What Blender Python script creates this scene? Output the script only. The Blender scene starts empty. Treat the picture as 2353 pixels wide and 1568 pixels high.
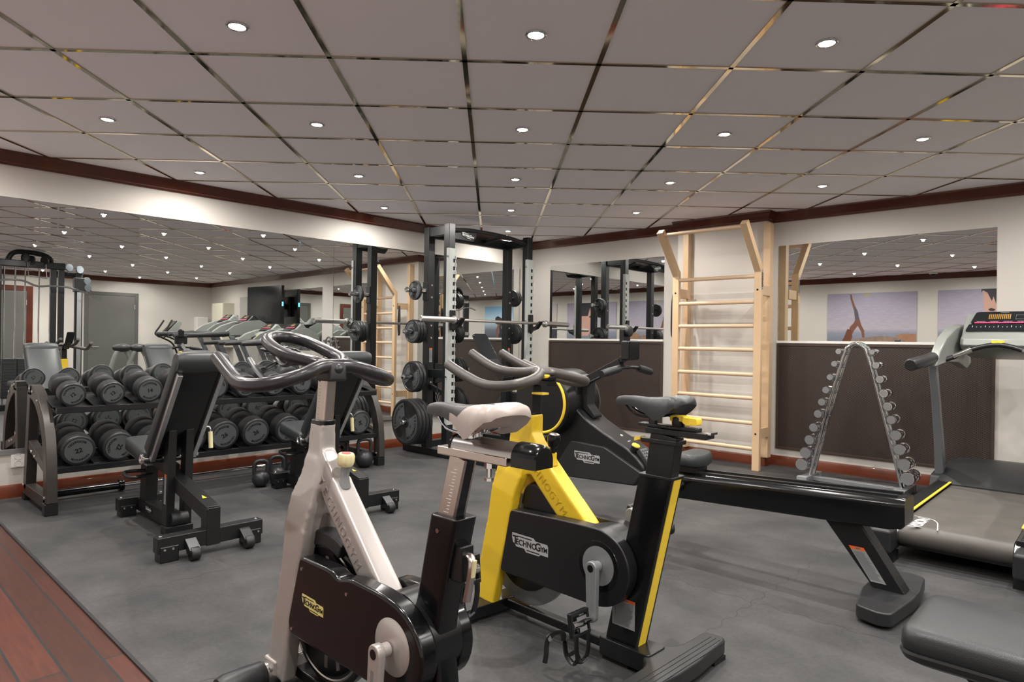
import bpy, bmesh, math, random
from mathutils import Vector, Matrix
random.seed(7)
C = bpy.context.scene.collection
PI = math.pi
EXPO = 0.08
rad = math.radians

# ------------------------------------------------------------------ helpers
def lin(h):
    h = h.lstrip('#')
    o = []
    for i in (0, 2, 4):
        c = int(h[i:i+2], 16) / 255
        o.append(c / 12.92 if c <= .04045 else ((c + .055) / 1.055) ** 2.4)
    return (o[0], o[1], o[2], 1)

def mat(name, col, rough=.5, metal=0., spec=None, noise=0., nscale=30., bump=0., bscale=200., coat=0., emis=0., rvar=0.):
    m = bpy.data.materials.new(name); m.use_nodes = True
    nt = m.node_tree; b = nt.nodes['Principled BSDF']
    c = lin(col) if isinstance(col, str) else col
    b.inputs['Base Color'].default_value = c
    b.inputs['Roughness'].default_value = rough
    b.inputs['Metallic'].default_value = metal
    if spec is not None: b.inputs['Specular IOR Level'].default_value = spec
    if coat: b.inputs['Coat Weight'].default_value = coat
    if emis:
        b.inputs['Emission Color'].default_value = c
        b.inputs['Emission Strength'].default_value = emis
    if noise or bump or rvar:
        tc = nt.nodes.new('ShaderNodeTexCoord')
    if noise or rvar:
        n = nt.nodes.new('ShaderNodeTexNoise'); n.inputs['Scale'].default_value = nscale
        n.inputs['Detail'].default_value = 5
        nt.links.new(tc.outputs['Object'], n.inputs['Vector'])
        if noise:
            r = nt.nodes.new('ShaderNodeMapRange')
            r.inputs['To Min'].default_value = 1 - noise; r.inputs['To Max'].default_value = 1 + noise
            nt.links.new(n.outputs['Fac'], r.inputs['Value'])
            mx = nt.nodes.new('ShaderNodeMix'); mx.data_type = 'RGBA'; mx.blend_type = 'MULTIPLY'
            mx.inputs[0].default_value = 1
            mx.inputs[6].default_value = c
            nt.links.new(r.outputs[0], mx.inputs[7])
            nt.links.new(mx.outputs[2], b.inputs['Base Color'])
        if rvar:
            r2 = nt.nodes.new('ShaderNodeMapRange')
            r2.inputs['To Min'].default_value = max(0, rough - rvar); r2.inputs['To Max'].default_value = rough + rvar
            nt.links.new(n.outputs['Fac'], r2.inputs['Value'])
            nt.links.new(r2.outputs[0], b.inputs['Roughness'])
    if bump:
        n2 = nt.nodes.new('ShaderNodeTexNoise'); n2.inputs['Scale'].default_value = bscale; n2.inputs['Detail'].default_value = 3
        nt.links.new(tc.outputs['Object'], n2.inputs['Vector'])
        bp = nt.nodes.new('ShaderNodeBump'); bp.inputs['Strength'].default_value = bump; bp.inputs['Distance'].default_value = .002
        nt.links.new(n2.outputs['Fac'], bp.inputs['Height']); nt.links.new(bp.outputs[0], b.inputs['Normal'])
    return m

class MB:
    def __init__(s): s.v = []; s.f = []; s.m = []
    def add(s, vs, fs, mi=0):
        k = len(s.v); s.v += [tuple(v) for v in vs]
        s.f += [tuple(k + i for i in f) for f in fs]; s.m += [mi] * len(fs); return s
    def box(s, c, d, rot=None, mi=0):
        vs = []
        for x in (-.5, .5):
            for y in (-.5, .5):
                for z in (-.5, .5):
                    p = Vector((x*d[0], y*d[1], z*d[2]))
                    if rot is not None: p = rot @ p
                    vs.append(p + Vector(c))
        return s.add(vs, [(0,1,3,2),(4,6,7,5),(0,4,5,1),(2,3,7,6),(0,2,6,4),(1,5,7,3)], mi)
    def bb(s, x0, x1, y0, y1, z0, z1, mi=0):
        return s.box(((x0+x1)/2,(y0+y1)/2,(z0+z1)/2),(abs(x1-x0),abs(y1-y0),abs(z1-z0)),None,mi)
    def rings(s, rs, cap=True, closed=False, mi=0):
        n = len(rs[0]); vs = [p for r in rs for p in r]; fs = []
        m = len(rs)
        for i in range(m if closed else m-1):
            a = i*n; b = ((i+1) % m)*n
            for j in range(n):
                k = (j+1) % n
                fs.append((a+j, a+k, b+k, b+j))
        if cap and not closed:
            fs.append(tuple(reversed(range(n)))); fs.append(tuple((m-1)*n+j for j in range(n)))
        return s.add(vs, fs, mi)
    def tube(s, path, r, n=12, closed=False, cap=True, mi=0, flat=1.):
        P = [Vector(p) for p in path]; m = len(P)
        R = r if isinstance(r, (list, tuple)) else [r]*m
        rs = []; prev = None
        for i in range(m):
            if closed: t = P[(i+1) % m]-P[i-1]
            else: t = P[min(i+1, m-1)]-P[max(i-1, 0)]
            if t.length < 1e-9: t = Vector((0,0,1))
            t.normalize()
            if prev is None:
                u = Vector((0,0,1)) if abs(t.z) < .9 else Vector((1,0,0))
            else: u = prev
            u = (u - t*u.dot(t))
            if u.length < 1e-6: u = t.orthogonal()
            u.normalize(); w = t.cross(u); prev = u
            rs.append([P[i] + u*(R[i]*flat*math.cos(2*PI*j/n)) + w*(R[i]*math.sin(2*PI*j/n)) for j in range(n)])
        return s.rings(rs, cap, closed, mi)
    def beam(s, p, q, w, h, up=(0,0,1), mi=0):
        """rectangular bar from p to q, w across, h along up"""
        p = Vector(p); q = Vector(q); t = (q-p).normalized(); u = Vector(up)
        u = u - t*u.dot(t)
        if u.length < 1e-6: u = t.orthogonal()
        u.normalize(); x = t.cross(u)
        ring = lambda o: [o + x*(a*w/2) + u*(b*h/2) for a, b in ((-1,-1),(1,-1),(1,1),(-1,1))]
        return s.rings([ring(p), ring(q)], True, False, mi)
    def prism(s, poly, fn, d0, d1, mi=0):
        """poly in 2D, fn(a,b,d)->xyz"""
        return s.rings([[fn(a,b,d0) for a,b in poly],[fn(a,b,d1) for a,b in poly]], True, False, mi)
    def lathe(s, prof, M=None, n=32, mi=0, cap=True):
        """prof (r,h) about local z; M 4x4"""
        rs = []
        for r, h in prof:
            ring = [Vector((r*math.cos(2*PI*j/n), r*math.sin(2*PI*j/n), h)) for j in range(n)]
            if M is not None: ring = [M @ p for p in ring]
            rs.append(ring)
        return s.rings(rs, cap, False, mi)
    def ball(s, c, r, n=16, m=10, mi=0):
        c = Vector(c); r = r if isinstance(r, (tuple, list)) else (r, r, r)
        rs = []
        for i in range(m+1):
            a = -PI/2 + PI*i/m; k = max(math.cos(a), .02)
            rs.append([c + Vector((r[0]*k*math.cos(2*PI*j/n), r[1]*k*math.sin(2*PI*j/n), r[2]*math.sin(a))) for j in range(n)])
        return s.rings(rs, True, False, mi)
    def slab(s, path, mi=0):
        """loft of rectangles in the s-z plane: (s,t,z,half t,half normal)"""
        rs = []
        for i, (a, t, z, ht, hn) in enumerate(path):
            q = path[min(i+1, len(path)-1)]; p = path[max(i-1, 0)]
            d = Vector((q[0]-p[0], q[2]-p[2])).normalized(); nx, nz = -d.y, d.x
            rs.append([Vector((a+nx*hn*u, t+ht*v, z+nz*hn*u)) for u, v in ((-1,-1),(1,-1),(1,1),(-1,1))])
        return s.rings(rs, True, False, mi)
    def text(s, body, size, M, depth=.001, mi=0, bold=0., spacing=1.):
        vs, fs = text_geo(body, size, depth, bold, spacing)
        return s.add([M @ v for v in vs], fs, mi)

_tc = {}
def text_geo(body, size, depth, bold=0., spacing=1.):
    key = (body, round(size, 5), round(depth, 5), bold, spacing)
    if key in _tc: return _tc[key]
    cu = bpy.data.curves.new('tmp_text', 'FONT'); cu.body = body; cu.size = size
    cu.align_x = 'CENTER'; cu.align_y = 'CENTER'; cu.extrude = depth/2; cu.offset = bold; cu.resolution_u = 3
    cu.space_character = spacing
    o = bpy.data.objects.new('tmp_text', cu); C.objects.link(o)
    dg = bpy.context.evaluated_depsgraph_get(); dg.update()
    me = bpy.data.meshes.new_from_object(o.evaluated_get(dg))
    vs = [v.co.copy() for v in me.vertices]; fs = [tuple(p.vertices) for p in me.polygons]
    bpy.data.objects.remove(o); bpy.data.curves.remove(cu); bpy.data.meshes.remove(me)
    _tc[key] = (vs, fs); return vs, fs

def frame_m(o, x, y):
    x = Vector(x).normalized(); y = Vector(y); z = x.cross(y).normalized(); y = z.cross(x)
    return Matrix(((x.x,y.x,z.x,o[0]),(x.y,y.y,z.y,o[1]),(x.z,y.z,z.z,o[2]),(0,0,0,1)))

def axis_m(o, d):
    """4x4 whose z axis is d"""
    d = Vector(d).normalized(); x = d.orthogonal().normalized()
    return frame_m(o, x, d.cross(x))

def cr(pts, n=6, closed=False):
    """smooth curve through points"""
    P = [Vector(p) for p in pts]; m = len(P); out = []
    rng = m if closed else m-1
    for i in range(rng):
        if closed: a, b, c, d = P[i-1], P[i], P[(i+1) % m], P[(i+2) % m]
        else: a, b, c, d = P[max(i-1,0)], P[i], P[i+1], P[min(i+2,m-1)]
        for k in range(n):
            t = k/n
            out.append(.5*((2*b)+(c-a)*t+(2*a-5*b+4*c-d)*t*t+(3*b-a-3*c+d)*t**3))
    if not closed: out.append(P[-1])
    return out

def rpoly(pts, r, n=5):
    """round the corners of a 2D polygon (r one radius or a list)"""
    out = []; m = len(pts)
    for i in range(m):
        p = Vector(pts[i]); a = Vector(pts[i-1]); b = Vector(pts[(i+1) % m])
        rr = r[i] if isinstance(r, (list, tuple)) else r
        da = a-p; db = b-p
        k = min(rr, da.length*.48, db.length*.48)
        if k < 1e-5: out.append((p.x, p.y)); continue
        s = p + da.normalized()*k; e = p + db.normalized()*k
        for j in range(n+1):
            t = j/n; q = s*(1-t)**2 + p*2*t*(1-t) + e*t*t
            out.append((q.x, q.y))
    return out

def circ(cx, cy, r, n=32, a0=0, a1=2*PI):
    return [(cx+r*math.cos(a0+(a1-a0)*i/n), cy+r*math.sin(a0+(a1-a0)*i/n)) for i in range(n)]

def obj(name, mb, m, parent=None, bevel=0., seg=2, smooth=True, angle=38, label=None, recalc=True):
    me = bpy.data.meshes.new(name)
    me.from_pydata(mb.v, [], mb.f)
    ms = m if isinstance(m, (list, tuple)) else [m]
    for k in ms: me.materials.append(k)
    if len(ms) > 1: me.polygons.foreach_set('material_index', mb.m)
    if recalc:
        bm = bmesh.new(); bm.from_mesh(me); bmesh.ops.recalc_face_normals(bm, faces=bm.faces); bm.to_mesh(me); bm.free()
    if smooth:
        me.shade_smooth()
        me.set_sharp_from_angle(angle=rad(angle))
    o = bpy.data.objects.new(name, me); C.objects.link(o)
    if parent is not None: o.parent = parent
    if bevel:
        b = o.modifiers.new('bevel', 'BEVEL'); b.width = bevel; b.segments = seg; b.limit_method = 'ANGLE'; b.angle_limit = rad(30)
        b.harden_normals = True
    if label: o['label'] = label
    return o

def pieces(mb):
    """connected pieces of a builder, each as a builder of its own"""
    par = list(range(len(mb.v)))
    def find(a):
        while par[a] != a: par[a] = par[par[a]]; a = par[a]
        return a
    for f in mb.f:
        r = find(f[0])
        for i in f[1:]: par[find(i)] = r
    out = {}
    for f, k in zip(mb.f, mb.m): out.setdefault(find(f[0]), []).append((f, k))
    res = []
    for fs in out.values():
        ids = sorted({i for f, _ in fs for i in f}); mp = {i: n for n, i in enumerate(ids)}
        m = MB(); m.v = [mb.v[i] for i in ids]; m.f = [tuple(mp[i] for i in f) for f, _ in fs]; m.m = [k for _, k in fs]
        res.append(m)
    return res

def obj_each(name, mb, m, parent, **k):
    """one part per connected piece"""
    return [obj(name, p, m, parent, **k) for p in pieces(mb)]

def thing(name, label, cat, loc=(0,0,0), rotz=0., group=None):
    o = bpy.data.objects.new(name, None); C.objects.link(o)
    o.location = loc; o.rotation_euler = (0, 0, rotz); o.empty_display_size = .1
    o['label'] = label; o['category'] = cat
    if group: o['group'] = group
    return o

def tag(o, label, cat, group=None):
    o['label'] = label; o['category'] = cat
    if group: o['group'] = group
    return o

def struct(name, mb, m, **k):
    o = obj(name, mb, m, **k)
    if o.parent is None: o['kind'] = 'structure'
    return o

def dup(root, loc=None, rot=None, label=None, group=None):
    r = root.copy(); C.objects.link(r)
    if loc is not None: r.location = loc
    if rot is not None: r.rotation_euler = rot
    if label: r['label'] = label
    if group: r['group'] = group
    for ch in list(root.children):
        c = ch.copy(); C.objects.link(c); c.parent = r
        for g in list(ch.children):
            d = g.copy(); C.objects.link(d); d.parent = c
    return r

# ------------------------------------------------------------------ materials
M = {}
M['wall'] = mat('wall_paint', '#cdc8c1', .75, bump=.05, bscale=120)
M['wall_grey'] = mat('wall_panel_grey', '#a8a59f', .6)
M['ceil'] = mat('ceiling_tile', '#ebe5e9', .8, noise=.03, nscale=3)
M['grid'] = mat('polished_brass_strip', (.62,.54,.40,1), .06, 1., noise=.15, nscale=9)
M['mahog'] = mat('mahogany', '#552518', .22, noise=.35, nscale=6, coat=.3)
M['skirt'] = mat('varnished_skirting', '#672f18', .3, noise=.3, nscale=5, coat=.2)
M['mirror'] = mat('mirror_glass', (.83,.85,.84,1), .0, 1.)
M['alu'] = mat('aluminium', (.62,.63,.64,1), .32, 1.)
M['chrome'] = mat('chrome', (.74,.75,.77,1), .07, 1.)
M['steel'] = mat('brushed_steel', (.55,.54,.52,1), .25, 1.)
M['black'] = mat('black_powdercoat', '#131416', .42, bump=.04, bscale=400)
M['rackblack'] = mat('rack_black', '#15191b', .36, bump=.03, bscale=400)
M['gun'] = mat('bronze_grey_powdercoat', '#3d3937', .38, metal=.25)
M['rubber'] = mat('black_rubber', '#1d1e20', .5, noise=.15, nscale=20)
M['rubber2'] = mat('dumbbell_rubber', '#242527', .42, noise=.1, nscale=25)
M['face'] = mat('grey_rubber_face', '#4d5153', .55)
M['ink'] = mat('black_print', '#0b0c0d', .5)
M['plastic'] = mat('black_plastic', '#141517', .33, bump=.05, bscale=500)
M['gloss'] = mat('gloss_black', '#0c0d0f', .18)
M['leather'] = mat('black_leather', '#25282a', .4, bump=.25, bscale=350)
M['leather2'] = mat('grey_black_leather', '#2b2f31', .42, bump=.3, bscale=300)
M['silver'] = mat('silver_paint', '#b4aeaa', .27, metal=.35, coat=.25)
M['silver2'] = mat('silver_grey', '#8d9092', .35, metal=.4)
M['tread_silver'] = mat('treadmill_silver', '#8f938f', .35, metal=.2)
M['tread_post'] = mat('treadmill_grey', '#6b6f74', .4, metal=.2)
M['yellow'] = mat('yellow_paint', '#e3bf2c', .3, coat=.3)
M['yellow2'] = mat('yellow_plastic', '#efcc3a', .4)
M['paleyel'] = mat('pale_yellow_plastic', '#ddd3a2', .45)
M['red'] = mat('red_cap', '#c23b32', .45)
M['orange'] = mat('orange_print', '#d9622a', .5)
M['labelgrey'] = mat('grey_sticker', '#8d8f90', .5)
M['white'] = mat('white_plastic', '#e9e7e2', .35)
M['whiteprint'] = mat('white_print', '#d8d8d6', .5)
M['greyprint'] = mat('grey_print', '#8b8d8e', .5)
M['whitesteel'] = mat('grey_white_steel', '#a9adab', .45)
M['barsteel'] = mat('satin_steel', (.80,.79,.77,1), .28, 1.)
M['satin'] = mat('satin_chrome', (.40,.41,.42,1), .34, .85)
M['yellow_lt'] = mat('yellow_relief_shade', '#c9a51f', .35)  # darker than the frame: relief shading of the raised letters put into the colour
M['silver_lt'] = mat('silver_relief_shade', '#9d9793', .35, metal=.3)  # duller frame silver, colour stands in for shading on the raised lettering
M['logo'] = mat('silver_badge', '#b9bbbd', .35, metal=.3)
M['logoy'] = mat('pale_yellow_badge', '#e3d789', .4)
M['pine'] = mat('pine_wood', '#cfb08c', .42, noise=.12, nscale=4)
M['pine2'] = mat('pine_rung', '#d6b898', .4, noise=.1, nscale=6)
M['darkhole'] = mat('dark_recess', '#050506', .8)
M['door'] = mat('grey_door_paint', '#5e5e5a', .45)
M['doorframe'] = mat('grey_door_frame', '#54544f', .45)
M['cream'] = mat('cream_panel', '#d8d2c0', .5)
M['screen'] = mat('dark_screen', '#1a1d1f', .12)
M['belt'] = mat('treadmill_belt', '#524f4b', .5, noise=.3, nscale=7, bump=.15, bscale=500)
M['pulley'] = mat('grey_pulley', '#4d5357', .4)
M['fineprint'] = mat('grey_small_print', '#5f6264', .5)
M['iron'] = mat('cast_iron', '#25272a', .38, bump=.2, bscale=160)
M['saddlew'] = mat('pale_saddle_vinyl', '#ada19b', .4)
M['saddleg'] = mat('dark_saddle_vinyl', '#3a393b', .45, bump=.2, bscale=300)
M['copper'] = mat('warm_aluminium', (.60,.52,.49,1), .3, 1.)
M['grip'] = mat('handlebar_vinyl', '#2a292c', .28)
M['gripg'] = mat('grey_handlebar_vinyl', '#4b4745', .42)
M['lamp'] = mat('lamp_glow', (1,.86,.68,1), .5, emis=45.)
M['redled'] = mat('red_led', (1,.03,.12,1), .5, emis=2.2)
M['amber'] = mat('amber_led', (.30,.16,.03,1), .5, emis=.12)
M['bluled'] = mat('blue_led', (.1,.55,1,1), .5, emis=3.)

def floor_mat():
    m = bpy.data.materials.new('rubber_floor'); m.use_nodes = True
    nt = m.node_tree; b = nt.nodes['Principled BSDF']; L = nt.links
    tc = nt.nodes.new('ShaderNodeTexCoord')
    n = nt.nodes.new('ShaderNodeTexNoise'); n.inputs['Scale'].default_value = 2.2; n.inputs['Detail'].default_value = 7; n.inputs['Roughness'].default_value = .62
    n2 = nt.nodes.new('ShaderNodeTexNoise'); n2.inputs['Scale'].default_value = 60; n2.inputs['Detail'].default_value = 4
    v = nt.nodes.new('ShaderNodeTexVoronoi'); v.inputs['Scale'].default_value = 55
    for k in (n, n2, v): L.new(tc.outputs['Object'], k.inputs['Vector'])
    r = nt.nodes.new('ShaderNodeValToRGB')
    r.color_ramp.elements[0].position = .36; r.color_ramp.elements[0].color = lin('#303132')
    r.color_ramp.elements[1].position = .68; r.color_ramp.elements[1].color = lin('#494848')
    L.new(n.outputs['Fac'], r.inputs['Fac'])
    mx = nt.nodes.new('ShaderNodeMix'); mx.data_type = 'RGBA'; mx.blend_type = 'OVERLAY'; mx.inputs[0].default_value = .35
    L.new(r.outputs[0], mx.inputs[6]); L.new(n2.outputs['Fac'], mx.inputs[7])
    # pale specks of ground in chalk
    sp = nt.nodes.new('ShaderNodeMath'); sp.operation = 'LESS_THAN'; sp.inputs[1].default_value = .035
    L.new(v.outputs['Distance'], sp.inputs[0])
    m2 = nt.nodes.new('ShaderNodeMix'); m2.data_type = 'RGBA'
    sf = nt.nodes.new('ShaderNodeMath'); sf.operation = 'MULTIPLY'; sf.inputs[1].default_value = .35
    L.new(sp.outputs[0], sf.inputs[0]); L.new(sf.outputs[0], m2.inputs[0])
    L.new(mx.outputs[2], m2.inputs[6]); m2.inputs[7].default_value = lin('#777775')
    L.new(m2.outputs[2], b.inputs['Base Color'])
    b.inputs['Roughness'].default_value = .55; b.inputs['Specular IOR Level'].default_value = .4
    bp = nt.nodes.new('ShaderNodeBump'); bp.inputs['Strength'].default_value = .12; bp.inputs['Distance'].default_value = .002
    L.new(n2.outputs['Fac'], bp.inputs['Height']); L.new(bp.outputs[0], b.inputs['Normal'])
    return m
M['floor'] = floor_mat()
M['seam'] = mat('seam_dark', '#2a2b2c', .7)

def plank_mat():
    m = bpy.data.materials.new('dark_wood_planks'); m.use_nodes = True
    nt = m.node_tree; b = nt.nodes['Principled BSDF']; L = nt.links
    tc = nt.nodes.new('ShaderNodeTexCoord')
    br = nt.nodes.new('ShaderNodeTexBrick'); br.inputs['Scale'].default_value = 1
    br.inputs['Brick Width'].default_value = 1.1; br.inputs['Row Height'].default_value = .118; br.inputs['Mortar Size'].default_value = .0045
    br.inputs['Color1'].default_value = lin('#55291d'); br.inputs['Color2'].default_value = lin('#3f2017'); br.inputs['Mortar'].default_value = lin('#232627')
    br.offset = .37
    mp = nt.nodes.new('ShaderNodeMapping'); mp.inputs['Scale'].default_value = (2.2, 30, 1)
    n = nt.nodes.new('ShaderNodeTexNoise'); n.inputs['Scale'].default_value = 2.5; n.inputs['Detail'].default_value = 6
    L.new(tc.outputs['Object'], br.inputs['Vector']); L.new(tc.outputs['Object'], mp.inputs['Vector']); L.new(mp.outputs[0], n.inputs['Vector'])
    mx = nt.nodes.new('ShaderNodeMix'); mx.data_type = 'RGBA'; mx.blend_type = 'OVERLAY'; mx.inputs[0].default_value = .55
    L.new(br.outputs['Color'], mx.inputs[6]); L.new(n.outputs['Fac'], mx.inputs[7]); L.new(mx.outputs[2], b.inputs['Base Color'])
    b.inputs['Roughness'].default_value = .4
    return m
M['planks'] = plank_mat()

def vent_mat():
    m = bpy.data.materials.new('perforated_brown_sheet'); m.use_nodes = True
    nt = m.node_tree; b = nt.nodes['Principled BSDF']; L = nt.links
    tc = nt.nodes.new('ShaderNodeTexCoord'); sx = nt.nodes.new('ShaderNodeSeparateXYZ'); L.new(tc.outputs['Object'], sx.inputs[0])
    def mth(op, a, bb):
        k = nt.nodes.new('ShaderNodeMath'); k.operation = op
        for i, x in enumerate((a, bb)):
            if x is None: continue
            if isinstance(x, (int, float)): k.inputs[i].default_value = x
            else: L.new(x, k.inputs[i])
        return k.outputs[0]
    zz = mth('MULTIPLY', sx.outputs['Z'], 1.9)
    outs = []
    for op in ('ADD', 'SUBTRACT'):
        u = mth(op, sx.outputs['X'], zz); u = mth('MULTIPLY', u, 36.); u = mth('FRACT', u, None)
        u = mth('SUBTRACT', u, .5); u = mth('ABSOLUTE', u, None); outs.append(u)
    mxv = mth('MAXIMUM', outs[0], outs[1])
    hole = mth('LESS_THAN', mxv, .36)
    n = nt.nodes.new('ShaderNodeTexNoise'); n.inputs['Scale'].default_value = 3; L.new(tc.outputs['Object'], n.inputs['Vector'])
    rp = nt.nodes.new('ShaderNodeValToRGB'); rp.color_ramp.elements[0].color = lin('#43342e'); rp.color_ramp.elements[1].color = lin('#524139')
    L.new(n.outputs['Fac'], rp.inputs[0])
    mx = nt.nodes.new('ShaderNodeMix'); mx.data_type = 'RGBA'; L.new(hole, mx.inputs[0])
    L.new(rp.outputs[0], mx.inputs[6]); mx.inputs[7].default_value = lin('#120d0b')
    L.new(mx.outputs[2], b.inputs['Base Color']); b.inputs['Roughness'].default_value = .5
    return m
M['vent'] = vent_mat()
M['ventframe'] = mat('brown_vent_frame', '#43332c', .45)
# ------------------------------------------------------------------ the room
XL, XR, YB, YR, ZC = -5.62, 4.75, -.55, 6.25, 2.38
def sbox(name, x0, x1, y0, y1, z0, z1, m, bevel=0., parent=None, label=None):
    return struct(name, MB().bb(x0, x1, y0, y1, z0, z1), m, parent=parent, bevel=bevel, smooth=bool(bevel))
sbox('floor', XL, XR, .78, YR, -.05, 0, M['floor'])
sbox('floor_wood', XL, XR, YB, .776, -.05, -.004, M['planks'])
sbox('ceiling', XL, XR, YB, YR, ZC, ZC+.06, M['ceil'])
sbox('wall_left', XL-.1, XL, YB, YR, 0, ZC, M['wall'])
sbox('wall_right', XL, XR, YR, YR+.1, 0, ZC, M['wall'])
sbox('wall_back', XL, XR, YB-.1, YB, 0, ZC, M['wall'])
sbox('wall_far', XR, XR+.1, YB, YR, 0, ZC, M['wall'])
PX0, PX1, PY = -3.42, -2.5, 6.1
sbox('wall_pillar', PX0, PX1, PY, YR-.001, 0, ZC, M['wall'])
# interlocking seams of the rubber tiles
sm_ = MB()
def seam(x0, y0, x1, y1):
    d = Vector((x1-x0, y1-y0)); n = int(d.length/.035); d /= n; q = Vector((-d.y, d.x)).normalized()
    P = []
    for k in range(n+1):
        o = .010 if (k//2) % 2 else -.010
        c = Vector((x0, y0)) + d*k + q*o; P.append(c)
    for a, b in zip(P, P[1:]):
        t = (b-a).normalized(); w = Vector((-t.y, t.x))*.0011
        sm_.add([(a.x-w.x, a.y-w.y, .0004), (b.x-w.x, b.y-w.y, .0004), (b.x+w.x, b.y+w.y, .0004), (a.x+w.x, a.y+w.y, .0004)], [(0,1,2,3)])
for y in (1.83, 2.84, 3.85, 4.86, 5.87): seam(XL+.05, y, XR-.05, y)
for x in (-5.2, -4.2, -3.2, -2.2, -1.2, -.2, .8, 1.8): seam(x, .8, x, YR-.05)
struct('floor_seam', sm_, M['seam'], smooth=False, recalc=False)
# transition strip between planks and rubber
sbox('trim_1', XL, XR, .772, .784, -.004, .004, M['rubber'])

# polished strips of the ceiling grid: tiles of 0.6 m laid at 45 degrees to the walls
EI = Vector((.4243, .4243)); EJ = Vector((-.4243, .4243)); O0 = Vector((-1.759, 1.559))
g = MB()
def clip(p, d):
    lo, hi = -1e9, 1e9
    for a, mn, mx in ((0, XL, XR), (1, YB, YR)):
        if abs(d[a]) < 1e-9: continue
        t0 = (mn-p[a])/d[a]; t1 = (mx-p[a])/d[a]
        if t0 > t1: t0, t1 = t1, t0
        lo = max(lo, t0); hi = min(hi, t1)
    return (lo, hi) if hi > lo + .02 else None
for k in range(-30, 31):
    for e, f in ((EI, EJ), (EJ, EI)):
        p = O0 + e*k; c = clip(p, f)
        if c:
            a = p + f*c[0]; b = p + f*c[1]
            g.beam((a.x, a.y, ZC-.002), (b.x, b.y, ZC-.002), .022, .006)
struct('ceiling_grid', g, M['grid'], smooth=False)

# dark crown moulding: one profile run along every wall (and around the pillar)
def crown(name, pts, nrm):
    """pts: run in plan, nrm: inward normals, swept with a stepped profile"""
    prof = [(0, 2.285), (.012, 2.285), (.016, 2.30), (.022, 2.304), (.036, 2.345), (.045, 2.36), (.048, 2.379), (0, 2.379)]
    rs = []
    for (x, y), (nx, ny) in zip(pts, nrm):
        rs.append([(x+nx*d, y+ny*d, z) for d, z in prof])
    struct(name, MB().rings(rs), M['mahog'], angle=25)
crown('trim_2', [(XL, YB), (XL, YR)], [(1, 1), (1, -1)])
crown('trim_3', [(XL, YR), (PX0, YR), (PX0, PY), (PX1, PY), (PX1, YR), (XR, YR)], [(1,-1), (-1,-1), (-1,-1), (1,-1), (1,-1), (-1,-1)])
crown('trim_4', [(XR, YR), (XR, YB)], [(-1,-1), (-1, 1)])
crown('trim_5', [(XR, YB), (XL, YB)], [(-1, 1), (1, 1)])
# skirting
def skirt(name, pts, nrm):
    prof = [(0, 0), (.018, 0), (.018, .075), (.012, .088), (0, .09)]
    rs = [[(x+nx*d, y+ny*d, z) for d, z in prof] for (x, y), (nx, ny) in zip(pts, nrm)]
    struct(name, MB().rings(rs), M['skirt'], angle=25)
skirt('baseboard_left', [(XL, YB), (XL, YR)], [(1,1), (1,-1)])
skirt('baseboard_right', [(XL, YR), (PX0, YR), (PX0, PY), (PX1, PY), (PX1, YR), (XR, YR)], [(1,-1), (-1,-1), (-1,-1), (1,-1), (1,-1), (-1,-1)])
skirt('baseboard_back', [(XR, YB), (XL, YB)], [(-1,1), (1,1)])

# wall mirrors
def mirror(label, x0, x1, y0, y1, z0, z1, strip=None, group=None, lean=0.):
    cx, cy = (x0+x1)/2, (y0+y1)/2
    t = thing('wall_mirror', label, 'mirror', (cx + math.tan(lean)*(cy-.9), cy, z0), -lean, group=group)
    if lean: obj('backing_board', MB().bb(x0-cx-.002-math.tan(lean)*(cy-.9)*0, x0-cx+.0005, y0-cy, y1-cy, 0, z1-z0), M['wall'], t, smooth=False)
    obj('glass', MB().bb(x0-cx, x1-cx, y0-cy, y1-cy, 0, z1-z0), M['mirror'], t, smooth=False)
    if strip:
        s0, s1, mm, d = strip
        if abs(x1-x0) > abs(y1-y0):
            obj('bottom_strip', MB().bb(x0-cx, x1-cx, y1-cy-d, y1-cy, s0, s1), mm, t, smooth=False)
        else:
            obj('bottom_strip', MB().bb(x0-cx, x0-cx+d, y0-cy, y1-cy, s0, s1), mm, t, smooth=False)
    return t
mirror('large frameless mirror behind the dumbbell rack, left of the vertical seam', XL, XL+.005, -.2, 3.4235, .332, 2.068, (-.034, .002, M['alu'], .012), lean=rad(.55))
mirror('large frameless mirror behind the power rack, right of the vertical seam', XL, XL+.005, 3.4265, 6.02, .332, 2.068, (-.034, .002, M['alu'], .012), lean=rad(.55))
mirror('frameless mirror between the power rack and the wall bars', -5.25, -3.66, YR-.005, YR, 1.17, 2.062, (-.022, 0, M['white'], .022))
mirror('frameless mirror above the chrome dumbbell stand and treadmill', -2.445, -.77, YR-.005, YR, 1.17, 2.062, (-.022, 0, M['white'], .022))
mirror('frameless mirror behind the wall television', -.40, 1.05, YR-.005, YR, .9, 2.062)
# perforated brown covers below the mirrors
def vent_panel(label, x0, x1, z0, z1):
    t = thing('vent_panel', label, 'vent panel', ((x0+x1)/2, YR, z0))
    w = (x1-x0)/2; h = z1-z0; f = .02
    obj('perforated_sheet', MB().bb(-w+f, w-f, -.012, 0, f, h-f), M['vent'], t, smooth=False)
    fr = MB()
    fr.bb(-w, w, -.02, 0, 0, f); fr.bb(-w, w, -.02, 0, h-f, h); fr.bb(-w, -w+f, -.02, 0, f, h-f); fr.bb(w-f, w, -.02, 0, f, h-f)
    obj('frame', fr, M['ventframe'], t, bevel=.002)
vent_panel('dark brown perforated panel behind the rowing machine', -5.25, -3.66, .157, 1.142)
vent_panel('dark brown perforated panel behind the chrome dumbbell stand', -2.445, -.77, .157, 1.142)

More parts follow.
